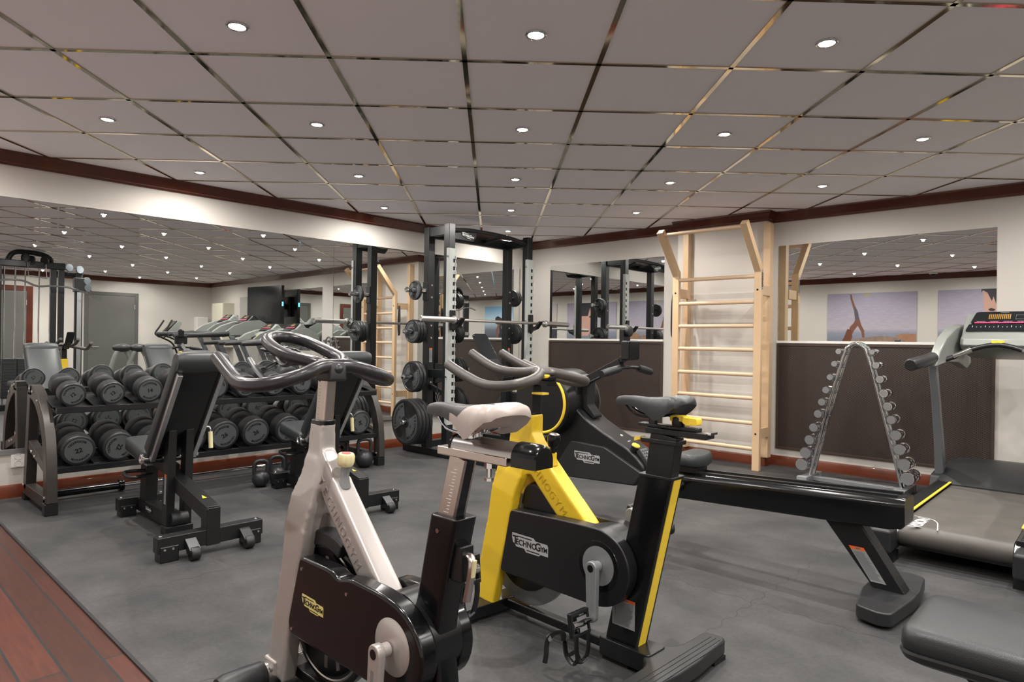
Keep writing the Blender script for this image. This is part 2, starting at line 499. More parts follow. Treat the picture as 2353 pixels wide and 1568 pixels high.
# double wall sockets below the left mirror
def socket(label, y, z=.205):
    t = thing('wall_socket', label, 'socket', (XL, y, z))
    obj('cover_plate', MB().bb(0, .012, -.041, .041, 0, .105), M['white'], t, bevel=.004)
    for zz in (.029, .076):
        m = axis_m((.0125, 0, zz), (1, 0, 0))
        c = obj('socket_insert', MB().lathe([(.021, -.004), (.021, .001), (.0185, .001), (.017, -.006)], m, 24), M['white'], t)
        h = MB()
        for yy in (-.0095, .0095): h.lathe([(.0026, -.002), (.0026, .0012)], axis_m((.0068, yy, zz), (1,0,0)), 10)
        obj('pin_holes', h, M['darkhole'], c)
socket('white double wall socket left of the dumbbell rack', .986)
socket('white double wall socket right of the dumbbell rack', 4.0)

# ------------------------------------------------------------------ ceiling downlights
lamp_ring = MB().lathe([(.044, 0), (.044, -.006), (.040, -.009), (.035, -.009), (.032, -.004), (.032, 0)], None, 28, cap=False)
lamp_glass = MB().lathe([(.0005, -.012), (.012, -.0115), (.022, -.009), (.028, -.004), (.030, -.001)], None, 24, cap=True)
rows = {0: 'nearest', 2: 'second', 4: 'third', 6: 'fourth', 8: 'fifth'}
side = {0: {-2: 'left', 0: 'middle', 2: 'right'}, 2: {-4: 'far left', -2: 'second from left', 0: 'middle', 2: 'second from right', 4: 'far right'},
        4: {-4: 'far left', -2: 'second from left', 0: 'middle', 2: 'second from right', 4: 'far right'}, 6: {-2: 'left', 0: 'middle', 2: 'right'}, 8: {0: 'single'}}
lamp0 = None; glass0 = ring0 = None
light_data = bpy.data.lights.new('downlight_beam', 'SPOT')
light_data.energy = 32; light_data.spot_size = rad(178); light_data.spot_blend = .55; light_data.shadow_soft_size = .014
beam2 = bpy.data.lights.new('downlight_core', 'SPOT')
beam2.energy = 62; beam2.spot_size = rad(84); beam2.spot_blend = 1.; beam2.shadow_soft_size = .014; beam2.color = (1, .95, .89)
light_data.color = (1, .955, .905)
n_l = 0
for i in range(-18, 19):
    for j in range(-18, 19):
        if i % 2 or j % 2: continue
        p = O0 + EI*(i+.5) + EJ*(j+.55)
        if not (XL+.2 < p.x < XR-.2 and YB+.2 < p.y < YR-.2): continue
        vis = j in side and i in side[j]
        if vis:
            lb = 'lit recessed ceiling downlight, %s lamp of the %s row' % (side[j][i], rows[j]) if j != 8 else 'lit recessed ceiling downlight above the power rack corner'
            gr = 'lit ceiling downlights'
        else:
            lb = 'lit recessed ceiling downlight of the room behind the camera, seen in the mirrors'; gr = 'ceiling downlights seen in the mirrors'
        t = thing('ceiling_downlight', lb, 'downlight', (p.x, p.y, ZC), group=gr)
        if glass0 is None:
            ring0 = obj('trim_ring', lamp_ring, M['chrome'], t); glass0 = obj('lamp_glass', lamp_glass, M['lamp'], t)
        else:
            for src in (ring0, glass0):
                c = src.copy(); C.objects.link(c); c.parent = t
        l = bpy.data.objects.new('downlight_beam', light_data); C.objects.link(l); l.location = (0, 0, -.018); l.parent = t
        l = bpy.data.objects.new('downlight_core', beam2); C.objects.link(l); l.location = (0, 0, -.018); l.parent = t
        n_l += 1
print('lamps', n_l)

# round ceiling vents and dome camera seen in the mirrors
def round_vent(x, y, label):
    t = thing('ceiling_vent', label, 'ceiling vent', (x, y, ZC))
    obj('outer_ring', MB().lathe([(.11, 0), (.10, -.014), (.075, -.018), (.075, -.006), (.09, 0)], None, 32, cap=False), M['white'], t)
    obj('centre_disc', MB().lathe([(.002, -.022), (.06, -.022), (.065, -.012), (.01, -.004)], None, 32), M['white'], t)
round_vent(-.1, 2.1, 'round white ceiling air vent reflected above the dumbbell rack')
round_vent(1.7, 2.3, 'round white ceiling air vent reflected above the cable machine')
t = thing('dome_camera', 'small dark dome camera on the ceiling, reflected above the handstand picture', 'camera', (-2.45, -.38, ZC))
obj('base', MB().lathe([(.062, 0), (.062, -.02), (.055, -.028)], None, 28), M['white'], t)
obj('dome', MB().ball((0, 0, -.028), (.048, .048, .042), 24, 12), M['gloss'], t)
# ------------------------------------------------------------------ wall bars on the pillar
t = thing('wall_bars', 'pale wooden wall bars with eight rungs and a pull-up bar', 'wall bars', (-2.855, 5.8, 0))
cx = 2.855
LX, RX = -3.26+cx, -2.445+cx
for x in (LX, RX):
    r = MB().bb(x-.033, x+.033, -.022, .022, 0, 1.835)
    rail = obj('side_rail', r, M['pine'], t, bevel=.004)
    b = MB()
    for z in (1.62, .33): b.lathe([(.009, 0), (.009, .002), (.003, .002), (.002, 0)], axis_m((x, -.022, z), (0,-1,0)), 12)
    obj('bolt_head', b, M['darkhole'], rail)
    a = MB().beam((x, 0, 1.80), (x, -.315, 2.185), .062, .062, up=(0, 1, .6))
    obj('arm', a, M['pine'], t, bevel=.004)
    k = MB()
    for z in (1.62, .33): k.bb(x-.02, x+.02, .022, .222, z-.045, z+.045)
    obj_each('spacer_block', k, M['pine'], t, bevel=.003)
    obj('wall_board', MB().bb(x-.06 if x < 0 else x-.055, x+.0 if x < 0 else x+.012, .222, .297, .09, 2.25), M['pine'], t, bevel=.003)
for z in (1.745, 1.515, 1.297, 1.081, .857, .646, .422, .192):
    obj('rung', MB().tube([(LX+.025, 0, z), (RX-.025, 0, z)], .0165, 16, flat=1.1), M['pine2'], t)
obj('pull_up_bar', MB().tube([(LX+.02, -.292, 2.15), (RX-.02, -.292, 2.15)], .0165, 16), M['pine2'], t)
st = MB().bb(RX+.0335, RX+.0345, -.014, .014, 1.62, 1.80)
sk = obj('brand_sticker', st, M['labelgrey'], t, smooth=False)
x = MB(); x.text('CIDIO', .042, frame_m((RX+.0352, 0, 1.71), (0, 0, -1), (0, 1, 0)), .0005, bold=.002, spacing=1.15)
obj('sticker_print', x, M['ink'], sk, smooth=False)
# dark strap hanging behind the left rail
s = obj('resistance_band', MB().tube(cr([(0, 0, 0), (.012, 0, -.12), (.016, .0, -.3), (.006, 0, -.42), (-.012, 0, -.40), (-.016, 0, -.28), (-.012, 0, -.1), (0, 0, 0)], 6), .012, 8), M['rubber'])
s.location = (-3.315, 5.84, 1.62); tag(s, 'dark textured band hanging beside the left rail of the wall bars', 'band')

# ------------------------------------------------------------------ logo badge
BADGE = [(0, 1.0), (.60, 1.0), (.66, .84), (.97, .84), (1.0, .72), (1.0, .12), (.80, .12), (.76, 0), (.40, 0), (.35, .18), (.12, .18), (.08, .34), (.03, .40), (.0, .70)]
def badge(w, M4, h=None):
    """silver TECHNOGYM plate w wide; returns (plate, print) builders in the plane of M4"""
    h = h or w*.34
    p = MB(); q = MB()
    ring = lambda d: [M4 @ Vector(((x-.5)*w, (y-.5)*h, d)) for x, y in BADGE]
    p.rings([ring(0), ring(.0012)])
    q.text('T', w*.235, M4 @ Matrix.Translation((-.405*w, .07*h, .0018)), .0006, bold=w*.004)
    q.text('ECHNO', w*.165, M4 @ Matrix.Translation((-.10*w, -.01*h, .0018)), .0006, bold=w*.003)
    q.text('G', w*.22, M4 @ Matrix.Translation((.232*w, .03*h, .0018)), .0006, bold=w*.004)
    q.text('Y', w*.155, M4 @ Matrix.Translation((.345*w, -.03*h, .0018)), .0006, bold=w*.002)
    q.text('M', w*.14, M4 @ Matrix.Translation((.435*w, -.03*h, .0018)), .0006, bold=w*.0015)
    for x0, x1, y in ((-.36, .06, .36), (-.08, .27, -.36)):
        q.add([M4 @ Vector((a*w, b*h, .0018)) for a, b in ((x0, y-.03), (x1, y-.03), (x1, y+.03), (x0, y+.03))], [(0,1,2,3)])
    return p, q

def badge_part(w, M4, parent, plate=None, ink=None, h=None):
    p, q = badge(w, M4, h)
    o = obj('logo_badge', p, plate or M['logo'], parent, smooth=False, label='jagged badge reading TECHNOGYM')
    obj('badge_print', q, ink or M['ink'], o, smooth=False, recalc=False)

def warn_sticker(parent, M4, w, h):
    """grey warning sticker with an orange head"""
    k = MB()
    rect = lambda a, b, c, d, z: [M4 @ Vector((x*w, y*h, z)) for x, y in ((a,b),(c,b),(c,d),(a,d))]
    k.add(rect(-.5,-.5,.5,.5,.0006), [(0,1,2,3)], 0)
    k.add(rect(-.5,.4,.5,.5,.0010), [(0,1,2,3)], 1)
    y = .345
    while y > -.46:
        k.add(rect(-.44, y-.0065, random.uniform(.2, .44), y+.0065, .0010), [(0,1,2,3)], 2); y -= .031
    k.add(rect(-.12, .43, .2, .47, .0013), [(0,1,2,3)], 2)
    o = obj('warning_sticker', k, [M['labelgrey'], M['orange'], M['fineprint']], parent, smooth=False, recalc=False)
    return o

# ------------------------------------------------------------------ dumbbell rack
def rack_side(parent, y, name='side_frame'):
    """arched end frame in the x-z plane (x towards the room), y half thickness .03"""
    outer = rpoly([(-.02, 0.07), (-.11, .76), (.21, .76), (.595, .40), (.64, .07)], [.0, .03, .16, .34, 0], 8)
    f = MB()
    # front leg with the curved shoulder
    o1 = cr([(.60, .075), (.595, .28), (.565, .46), (.49, .60), (.37, .695), (.235, .745)], 5)
    rs = []
    P = [Vector((p[0], 0, p[1])) for p in [(.605, .075), (.60, .22), (.583, .36), (.55, .47), (.495, .565), (.42, .64), (.33, .70), (.24, .735), (.16, .75)]]
    for i, p in enumerate(P):
        d = (P[min(i+1, len(P)-1)] - P[max(i-1, 0)]).normalized(); n = Vector((-d.z, 0, d.x)); w = .045
        rs.append([p + n*w*a + Vector((0, .03*b, 0)) for a, b in ((-1,-1),(1,-1),(1,1),(-1,1))])
    f.rings(rs)
    f.beam((.03, 0, .075), (.125, 0, .745), .06, .08, up=(1,0,0))
    f.beam((.02, 0, .075), (.61, 0, .075), .06, .075)
    f.beam((.07, 0, .395), (.60, 0, .27), .05, .06)
    f.beam((.10, 0, .755), (.21, 0, .755), .06, .07)
    s = obj(name, f, M['gun'], parent, bevel=.005)
    s.location = (0, y, 0)
    k = MB()
    for x in (.015, .60): k.bb(x-.035, x+.04, -.036, .036, 0, .055 if x < .1 else .075)
    obj_each('rubber_foot', k, M['plastic'], s, bevel=.006)
    b = MB()
    for x, z in ((.16, .765), (.235, .75), (.38, .70), (.24, .355), (.33, .335), (.01, .10), (.60, .11)):
        for yy, d in ((-.031, -1), (.031, 1)): b.lathe([(.011, 0), (.009, .006), (.003, .007)], axis_m((x, yy, z), (0, d, 0)), 10)
    obj('bolt', b, M['chrome'], s)
    return s
dr = thing('dumbbell_rack', 'two-tier dumbbell rack with arched bronze-grey end frames along the left mirror', 'dumbbell rack', (-5.52, 1.03, 0))
rack_side(dr, .0); rack_side(dr, 2.47)
def shelf(zf, zr, xf, xr):
    m = MB()
    m.beam((xf, .03, zf), (xf, 2.44, zf), .045, .04, up=(0, 0, 1))
    m.beam((xr, .03, zr), (xr, 2.44, zr), .045, .04, up=(0, 0, 1))
    m.beam(((xf+xr)/2, .03, (zf+zr)/2-.012), ((xf+xr)/2, 2.44, (zf+zr)/2-.004), .25, .008, up=(xf*0+.19, 0, 1))
    o = obj('shelf', m, M['plastic'], dr, bevel=.003)
    for k in range(11):
        y = .03 + .241*k
        y = min(max(y, .05), 2.42)
        obj('saddle_plate', MB().beam((xf+.005, y, zf+.022), (xr, y, zr+.022), .075, .006), M['steelblack'], o, bevel=.002)
M['steelblack'] = mat('black_steel_plate', '#2b2d2f', .3, metal=.5)
shelf(.648, .70, .575, .30)
shelf(.272, .327, .595, .30)

# ------------------------------------------------------------------ dumbbells
def dumbbell(num, r, L, name='dumbbell', show=True):
    """rubber dumbbell along local x, centre at origin; end faces at +-L/2"""
    t = bpy.data.objects.new(name, None); C.objects.link(t); t.empty_display_size = .05
    hl = L*.30
    for s in (1, -1):
        m = axis_m((s*(L/2-hl), 0, 0), (s, 0, 0))
        h = obj('head', MB().lathe([(r*.55, -.004), (r*.93, 0), (r, .008), (r, hl-.012), (r*.985, hl-.005), (r*.93, hl), (r*.8, hl)], m, 40), M['rubber2'], t, angle=50)
        fm = axis_m((s*L/2, 0, 0), (s, 0, 0))
        p = obj('end_face', MB().lathe([(.001, .0008), (r*.80, .0008), (r*.81, -.001)], fm, 40), M['face'], h, smooth=False)
        q = MB(); tm = frame_m((s*(L/2+.0012), 0, 0), (0, s, 0), (0, 0, 1))
        if num: q.text(str(num), r*.42, tm, .0006, bold=r*.012)
        for k in range(10):
            ch = 'TECHNOGYM'
        def arc(word, a0, da, rr):
            for i, c in enumerate(word):
                a = a0 - da*(i-(len(word)-1)/2)
                q.text(c, r*.2, tm @ Matrix.Rotation(a-PI/2, 4, 'Z') @ Matrix.Translation((0, rr, 0)), .0006, bold=r*.006)
        arc('TECHNOGYM', PI/2, .2, r*.62)
        arc('TECHNOGYM', -PI/2, .2, r*.62)
        obj('face_print', q, M['ink'], h, smooth=False, recalc=False)
    obj('handle', MB().tube([(-(L/2-hl)-.002, 0, 0), (L/2-hl+.002, 0, 0)], .016, 14), M['steel'], t)
    return t
RX0 = -5.52
proto = {}
def put_db(num, y, upper, rot, label, group, r, L):
    key = (num, r)
    if key not in proto: proto[key] = o = dumbbell(num, r, L)
    else: o = dup(proto[key])
    zf, zr, xf, xr = (.695, .747, .575, .30) if upper else (.319, .374, .595, .30)
    sl = math.atan2(zr-zf, xf-xr)
    # the head rests on the tilted shelf
    ax = Vector((math.cos(sl), 0, -math.sin(sl))); nn = Vector((math.sin(sl), 0, math.cos(sl)))
    front = Vector((xf+.03, 0, zf-.028))
    c = front - ax*(L/2) + nn*(r+.004)
    o.location = (RX0+c.x, y, c.z)
    o.rotation_euler = Matrix(((ax.x, 0, nn.x), (0, 1, 0), (ax.z, 0, nn.z))).to_3x3().to_euler()
    o.rotation_euler = (o.rotation_euler.to_matrix() @ Matrix.Rotation(rot, 3, 'X')).to_euler()
    o['label'] = label; o['category'] = 'dumbbell'; o['group'] = group
U = [(12, .076, .30), (12, .076, .30), (14, .085, .31), (14, .085, .31), (16, .088, .32), (16, .088, .32), (18, .091, .32), (18, .091, .32), (20, .094, .33), (20, .094, .33)]
Lw = [(22, .098, .34), (22, .098, .34), (24, .103, .35), (24, .103, .35), (26, .108, .36), (26, .108, .36), (28, .109, .36), (28, .109, .36), (34, .106, .37), (34, .106, .37)]
Lw = Lw[:9]
ordn = ['first', 'second', 'third', 'fourth', 'fifth', 'sixth', 'seventh', 'eighth', 'ninth', 'tenth']
yu = [1.14, 1.365, 1.59, 1.815, 2.04, 2.265, 2.495, 2.725, 2.955, 3.19]
yl = [1.17, 1.40, 1.63, 1.86, 2.095, 2.335, 2.60, 2.86, 3.27]
rotu = [.75, .7, .1, .4, -.5, .3, .9, -.2, .5, 1.2]
rotl = [.25, -1.9, .5, -.4, .55, .45, .6, -.3, 1.9]
for k, (n, r, L) in enumerate(U):
    vis = {0: 'black rubber dumbbell marked 12 at the left end of the upper shelf', 1: 'black rubber dumbbell marked 12 beside the 14 on the upper shelf', 2: 'black rubber dumbbell marked 14 on the upper shelf beside the bench back'}
    put_db(n, yu[k], True, rotu[k], vis.get(k, 'black rubber dumbbell, %s from the left on the upper shelf of the rack' % ordn[k]), 'dumbbells on the upper shelf', r, L)
for k, (n, r, L) in enumerate(Lw):
    vis = {0: 'black rubber dumbbell marked 22 at the left end of the lower shelf', 1: 'black rubber dumbbell with a sideways 22, second on the lower shelf', 4: 'black rubber dumbbell marked 26, left one of the pair on the lower shelf',
           5: 'black rubber dumbbell marked 26, right one of the pair on the lower shelf', 8: 'black rubber dumbbell marked 34 at the right end of the lower shelf'}
    put_db(n, yl[k], False, rotl[k], vis.get(k, 'black rubber dumbbell, %s from the left on the lower shelf of the rack' % ordn[k]), 'dumbbells on the lower shelf', r, L)

# barbell lying on the floor under the rack
bb = thing('barbell', 'long chrome barbell lying on the floor under the dumbbell rack', 'barbell', (-5.33, 2.22, .045))
obj('bar', MB().tube([(0, -.66, 0), (0, .66, 0)], .0145, 14), M['chrome'], bb)
for s in (-1, 1):
    sl = obj('sleeve', MB().lathe([(.0145, 0), (.041, 0), (.041, .012), (.036, .014), (.036, .02), (.041, .022), (.041, .03), (.026, .032), (.026, .42), (.02, .424)], axis_m((0, s*.66, 0), (0, s, 0)), 24), M['gloss'] if s < 0 else M['chrome'], bb)

# ------------------------------------------------------------------ kettlebells
def kettle(x, y, r, h, rot, label):
    t = thing('kettlebell', label, 'kettlebell', (x, y, 0), rot, 'black iron kettlebells')
    zc = r*.93
    prof = [(r*.02, 0), (r*.62, 0), (r*.70, .004)]
    for i in range(3, 17):
        a = -PI/2 + PI*i/18
        prof.append((r*math.cos(a), zc + r*math.sin(a)))
    prof.append((r*.05, zc+r*.985))
    obj('ball', MB().lathe(prof, None, 28), M['iron'], t, angle=60)
    w = r*.66; zb = zc+r*.70
    path = cr([(-w, 0, zb-.02), (-w*1.12, 0, zb+.025), (-w*1.05, 0, h-.03), (-w*.55, 0, h-.012), (0, 0, h-.01), (w*.55, 0, h-.012), (w*1.05, 0, h-.03), (w*1.12, 0, zb+.025), (w, 0, zb-.02)], 4)
    obj('handle', MB().tube(path, .0155, 12), M['iron'], t)
kettle(-4.80, 2.34, .064, .205, rad(75), 'small black kettlebell at the left end of the floor row')
kettle(-4.86, 2.50, .066, .21, rad(70), 'small black kettlebell, second from left in the floor row')
kettle(-4.98, 2.70, .068, .215, rad(75), 'black kettlebell behind the left side of the farther bench foot')
kettle(-5.0, 2.88, .07, .22, rad(60), 'black kettlebell behind the right side of the farther bench foot')
kettle(-5.02, 3.17, .076, .25, rad(75), 'large black kettlebell behind the knob of the silver bike')
kettle(-4.92, 3.345, .077, .255, rad(70), 'large black kettlebell beside the right foot of the dumbbell rack')
# ------------------------------------------------------------------ power rack in the corner
rk = thing('power_rack', 'tall black power rack with white notched uprights in the mirrored corner', 'power rack', (-4.95, 4.75, 0))
def L(x, y, z): return (x+4.95, y-4.75, z)
YLP, YRP, XF, XB = 4.19, 5.31, -4.79, -5.09
HT = 2.25
for y in (YLP, YRP):
    for x in (XF, XB):
        p = L(x, y, 0); s = .078
        m = MB().bb(p[0]-s/2, p[0]+s/2, p[1]-s/2, p[1]+s/2, .06, HT if x == XF else HT-.01)
        post = obj('upright', m, M['rackblack'], rk, bevel=.004)
        k = MB(); d = -1 if y == YLP else 1
        if x == XB:
            for z in (1.55, 1.67, 1.15, 1.27, .71, .83):
                k.lathe([(.012, 0), (.010, .007), (.003, .008)], axis_m((p[0]+s/2, p[1], z), (1,0,0)), 10)
        else:
            for z in (1.9, 1.5, 1.1, .7, .4):
                k.lathe([(.011, 0), (.009, .006), (.003, .007)], axis_m((p[0]+.028, p[1]-s/2, z), (0,-1,0)), 10)
        obj('bolt', k, M['chrome'], post)
        if x == XB: warn_sticker(post, frame_m((p[0]+s/2+.0006, p[1], .98), (0, 1, 0), (0, 0, 1)), .035, .14)
    # top side beam and base runners
    a = L(XB, y, HT-.06); b = L(XF, y, HT-.06)
    obj('top_beam', MB().beam((a[0]-.035, a[1], a[2]), (b[0], b[1], b[2]), .06, .09), M['rackblack'], rk, bevel=.004)
    a = L(-5.42, y, .035); b = L(-3.98, y, .035)
    run = obj('base_runner', MB().beam((a[0], a[1], a[2]), (b[0], b[1], b[2]), .09, .065), M['rackblack'], rk, bevel=.004)
    k = MB()
    for x in (-5.3, -5.2, -4.6, -4.3, -4.1):
        q = L(x, y, .068); k.lathe([(.011, 0), (.009, .007), (.003, .008)], axis_m(q, (0,0,1)), 10)
    obj('bolt', k, M['chrome'], run)
    # bracket from rear to front post at low height
    a = L(XB, y, .80); b = L(XF, y, .80)
    obj('side_brace', MB().beam(a, b, .05, .08).beam((a[0], a[1], .68), (b[0], b[1], .60), .04, .05), M['rackblack'], rk, bevel=.003)
    # white notched plate on the front post, wrapping front and outer side
    p = L(XF, y, 0)
    w = MB(); z0, z1 = .32, 2.01
    xo = p[0]+.039
    w.bb(xo, xo+.007, p[1]-.0405, p[1]+.0405, z0, z1)
    w.bb(xo-.028, xo+.007, p[1]-.047, p[1]-.0405, z0, z1)
    w.bb(xo-.028, xo+.007, p[1]+.0405, p[1]+.047, z0, z1)
    # rear edge row of teeth sticking out to the front
    n = 22
    for k in range(n):
        z = z0+.06+(z1-z0-.14)*k/(n-1)
        w.bb(xo+.006, xo+.014, p[1]+.032, p[1]+.047, z-.024, z+.014)
    plate = obj('notched_plate', w, M['whitesteel'] if 'whitesteel' in M else M['white'], rk, bevel=.002)
    h = MB()
    for k in range(n-1):
        z = z0+.06+(z1-z0-.14)*(k+.5)/(n-1)
        h.bb(xo+.0068, xo+.0078, p[1]+.008, p[1]+.033, z-.019, z+.017)
    obj('notch', h, M['darkhole'], plate, smooth=False)
    k = MB()
    for z in (1.93, 1.35, .78): k.lathe([(.012, 0), (.010, .007), (.003, .008)], axis_m((xo-.01, p[1]-.047, z), (0,-1,0)), 10)
    obj('bolt', k, M['chrome'], plate)
    # bar catch
    j = MB(); jz = 1.285
    j.bb(xo+.008, xo+.03, p[1]-.03, p[1]+.03, jz-.06, jz+.13)
    j.add([(xo+.02, p[1]+v, z) for v in (-.028, .028) for z in ()], []) if False else None
    hk = rpoly([(.0, -.055), (.10, -.02), (.155, .055), (.135, .06), (.085, .005), (.0, -.005)], .012, 3)
    j.prism(hk, lambda a, b, d: (xo+.02+a, p[1]+d, jz+b), -.026, .026)
    obj('bar_hook', j, M['plastic'], rk, bevel=.003)
# rear base beam, top rear beam and the multi-grip chin-up frame
a = L(XB, YLP, .035); b = L(XB, YRP, .035)
obj('base_beam', MB().beam((-.47, a[1], .035), (-.47, b[1], .035), .09, .065), M['rackblack'], rk, bevel=.004)
a = L(XB, YLP, HT-.06); b = L(XB, YRP, HT-.06)
obj('top_beam', MB().beam((a[0], a[1], a[2]), (b[0], b[1], b[2]), .05, .10), M['rackblack'], rk, bevel=.004)
c = MB()
ya, yb = YLP-4.75, YRP-4.75
xf = XF+4.95
c.tube(cr([(xf, ya, HT-.06), (xf-.02, ya+.12, HT-.045), (xf-.05, ya+.35, HT-.02), (xf-.05, yb-.35, HT-.02), (xf-.02, yb-.12, HT-.05), (xf, yb, HT-.085)], 5), .022, 12)
c.tube(cr([(xf-.05, ya+.36, HT-.02), (xf-.14, ya+.38, HT-.05), (xf-.28, ya+.38, HT-.06)], 4), .02, 10)
c.tube(cr([(xf-.05, yb-.36, HT-.02), (xf-.14, yb-.38, HT-.05), (xf-.28, yb-.38, HT-.06)], 4), .02, 10)
obj('chin_up_frame', c, M['plastic'], rk)
pl = MB().prism([(0, 0), (.3, 0), (.34, .05), (.34, .09), (.0, .06)], lambda q, z, d: (xf-.035+d, ya+.04+q, HT-.13+z), -.006, .006)
g = obj('name_plate', pl, M['rackblack'], rk)
badge_part(.17, frame_m((xf-.026, ya+.26, HT-.085), (0, 1, -.12), (0, 0, 1)), g, M['rackblack'], M['whiteprint'])
# plate pegs with their plates
def peg(y, z, length):
    d = -1 if y < 4.75 else 1
    p = L(XB, y, z); s = .039*d
    m = MB().lathe([(.024, 0), (.024, length-.012), (.026, length-.012), (.026, length-.003), (.02, length+.006), (.004, length+.01)], axis_m((p[0], p[1]+s, z), (0, d, 0)), 20)
    o = obj('storage_peg', m, M['chrome'], rk)
    obj('peg_base', MB().bb(p[0]-.035, p[0]+.035, p[1]+s, p[1]+s+d*.012, z-.09, z+.09), M['rackblack'], o, bevel=.003)
pegs = {1.61: .24, 1.21: .26, .77: .27, .335: .27}
for z, ln in pegs.items():
    peg(YLP, z, ln); peg(YRP, z, ln)

plate_proto = {}
def weight_plate(r, w, kg):
    """rubber plate, axis local y, marked face towards -y"""
    t = bpy.data.objects.new('weight_plate', None); C.objects.link(t); t.empty_display_size = .05
    m = axis_m((0, 0, 0), (0, -1, 0))
    hub = .028
    body = MB().lathe([(hub, -w/2), (r*.93, -w/2), (r, -w/2+.008), (r, w/2-.008), (r*.95, w/2), (r*.88, w/2), (r*.86, w/2-.005), (hub+.02, w/2-.005), (hub+.018, w/2), (hub, w/2), (hub, -w/2)], m, 48, cap=False)
    bo = obj('disc', body, M['rubber2'], t, angle=50)
    fm = frame_m((0, -w/2+.0042, 0), (1, 0, 0), (0, 0, 1))
    # two raised grey sectors and two hand slots
    sec = MB()
    for a0 in (rad(125), rad(305)):
        ring = []
        n = 18; a1 = a0+rad(110)
        pts = [(r*.84*math.cos(a0+(a1-a0)*i/n), r*.84*math.sin(a0+(a1-a0)*i/n)) for i in range(n+1)]
        pts += [(r*.26*math.cos(a1-(a1-a0)*i/6), r*.26*math.sin(a1-(a1-a0)*i/6)) for i in range(7)]
        sec.rings([[fm @ Vector((a, b, 0)) for a, b in pts], [fm @ Vector((a, b, .003)) for a, b in pts]])
    so = obj('grey_panel', sec, M['face'], bo, smooth=False)
    sl = MB()
    for a0 in (rad(60), rad(240)):
        u = Vector((math.cos(a0), math.sin(a0), 0)); v = Vector((-u.y, u.x, 0))
        c0 = u*r*.62
        pts = rpoly([(c0+u*a*r*.16+v*b*r*.36)[:2] for a, b in ((-1,-1),(1,-1),(1,1),(-1,1))], r*.1, 4)
        sl.rings([[fm @ Vector((a, b, -.001)) for a, b in pts], [fm @ Vector((a, b, .0015)) for a, b in pts]])
    obj('hand_slot', sl, M['darkhole'], bo, smooth=False)
    tx = MB()
    for ac in (rad(180), rad(0)):
        for i, ch in enumerate('TECHNOGYM'):
            a = ac - rad(11.5)*(i-4)
            if ac == 0: a = ac + rad(11.5)*(4-i)
            tx.text(ch, r*.17, fm @ Matrix.Translation((0, 0, .0034)) @ Matrix.Rotation(a-PI/2, 4, 'Z') @ Matrix.Translation((0, r*.70, 0)), .0006, bold=r*.006)
        tx.text(kg, r*.12, fm @ Matrix.Translation((0, 0, .0034)) @ Matrix.Rotation(ac-PI/2, 4, 'Z') @ Matrix.Translation((0, r*.40, 0)), .0006)
    obj('plate_print', tx, M['ink'], so, smooth=False, recalc=False)
    return t
def put_plate(r, w, kg, y, z, flip, label, group, rot=0):
    key = (r, kg)
    o = plate_proto.get(key)
    if o is None: o = plate_proto[key] = weight_plate(r, w, kg)
    else: o = dup(o)
    o.location = (XB, y, z - (.024-.0)*0)
    o.rotation_euler = (0, rot, PI if flip else 0)
    o['label'] = label; o['category'] = 'weight plate'; o['group'] = group
yl0 = YLP-.039; yr0 = YRP+.039
G1 = 'weight plates on the left side of the rack'; G2 = 'weight plates on the right side of the rack'
put_plate(.095, .03, '5', yl0-.13, 1.61, False, 'small weight plate alone on the top left peg of the power rack', G1, .2)
put_plate(.115, .032, '10', yl0-.155, 1.21, False, 'outer weight plate on the second peg from the top left, crossed by the bar end', G1, 1.0)
put_plate(.115, .032, '10', yl0-.12, 1.21, False, 'middle weight plate on the second peg from the top, left of the rack', G1, .4)
put_plate(.115, .032, '10', yl0-.085, 1.21, False, 'inner weight plate on the second peg from the top, left of the rack', G1, .1)
put_plate(.152, .036, '15', yl0-.15, .77, False, 'outer weight plate on the third peg, left of the rack', G1, .3)
put_plate(.152, .036, '15', yl0-.11, .77, False, 'inner weight plate on the third peg, left of the rack', G1, .8)
for k, nm in enumerate(('outermost', 'second', 'third', 'innermost')):
    put_plate(.222, .04, '20', yl0-.215+.043*k, .335, False, '%s of the four large plates on the lowest left peg of the rack' % nm, G1, .45+.5*k)
put_plate(.095, .03, '5', yr0+.06, 1.61, True, 'inner small plate on the top right peg of the power rack', G2, .5)
put_plate(.095, .03, '5', yr0+.092, 1.61, True, 'outer small plate on the top right peg of the power rack', G2, .1)
put_plate(.115, .032, '10', yr0+.06, 1.21, True, 'inner plate on the second peg on the right side of the rack', G2, .5)
put_plate(.115, .032, '10', yr0+.095, 1.21, True, 'outer plate on the second peg on the right side of the rack', G2, .7)
for k, nm in enumerate(('inner', 'middle', 'outer')):
    put_plate(.152, .036, '15', yr0+.05+.039*k, .77, True, '%s plate on the third peg on the right side of the rack' % nm, G2, .2+k)
for k, nm in enumerate(('inner', 'outer')):
    put_plate(.222, .04, '20', yr0+.04+.043*k, .335, True, '%s large plate on the lowest right peg of the rack' % nm, G2, .2+k)

# olympic barbell on the hooks
t = thing('barbell', 'long silver barbell resting on the hooks of the power rack', 'barbell', (-4.655, 4.80, 1.322))
obj('bar', MB().tube([(0, -.66, 0), (0, .66, 0)], .0145, 16), M['barsteel'], t)
for s in (-1, 1):
    obj('sleeve', MB().lathe([(.0145, -.01), (.034, -.008), (.039, 0), (.039, .02), (.026, .024), (.026, .41), (.022, .415), (.02, .405), (.004, .405)], axis_m((0, s*.645, 0), (0, s, 0)), 28), M['barsteel'], t)

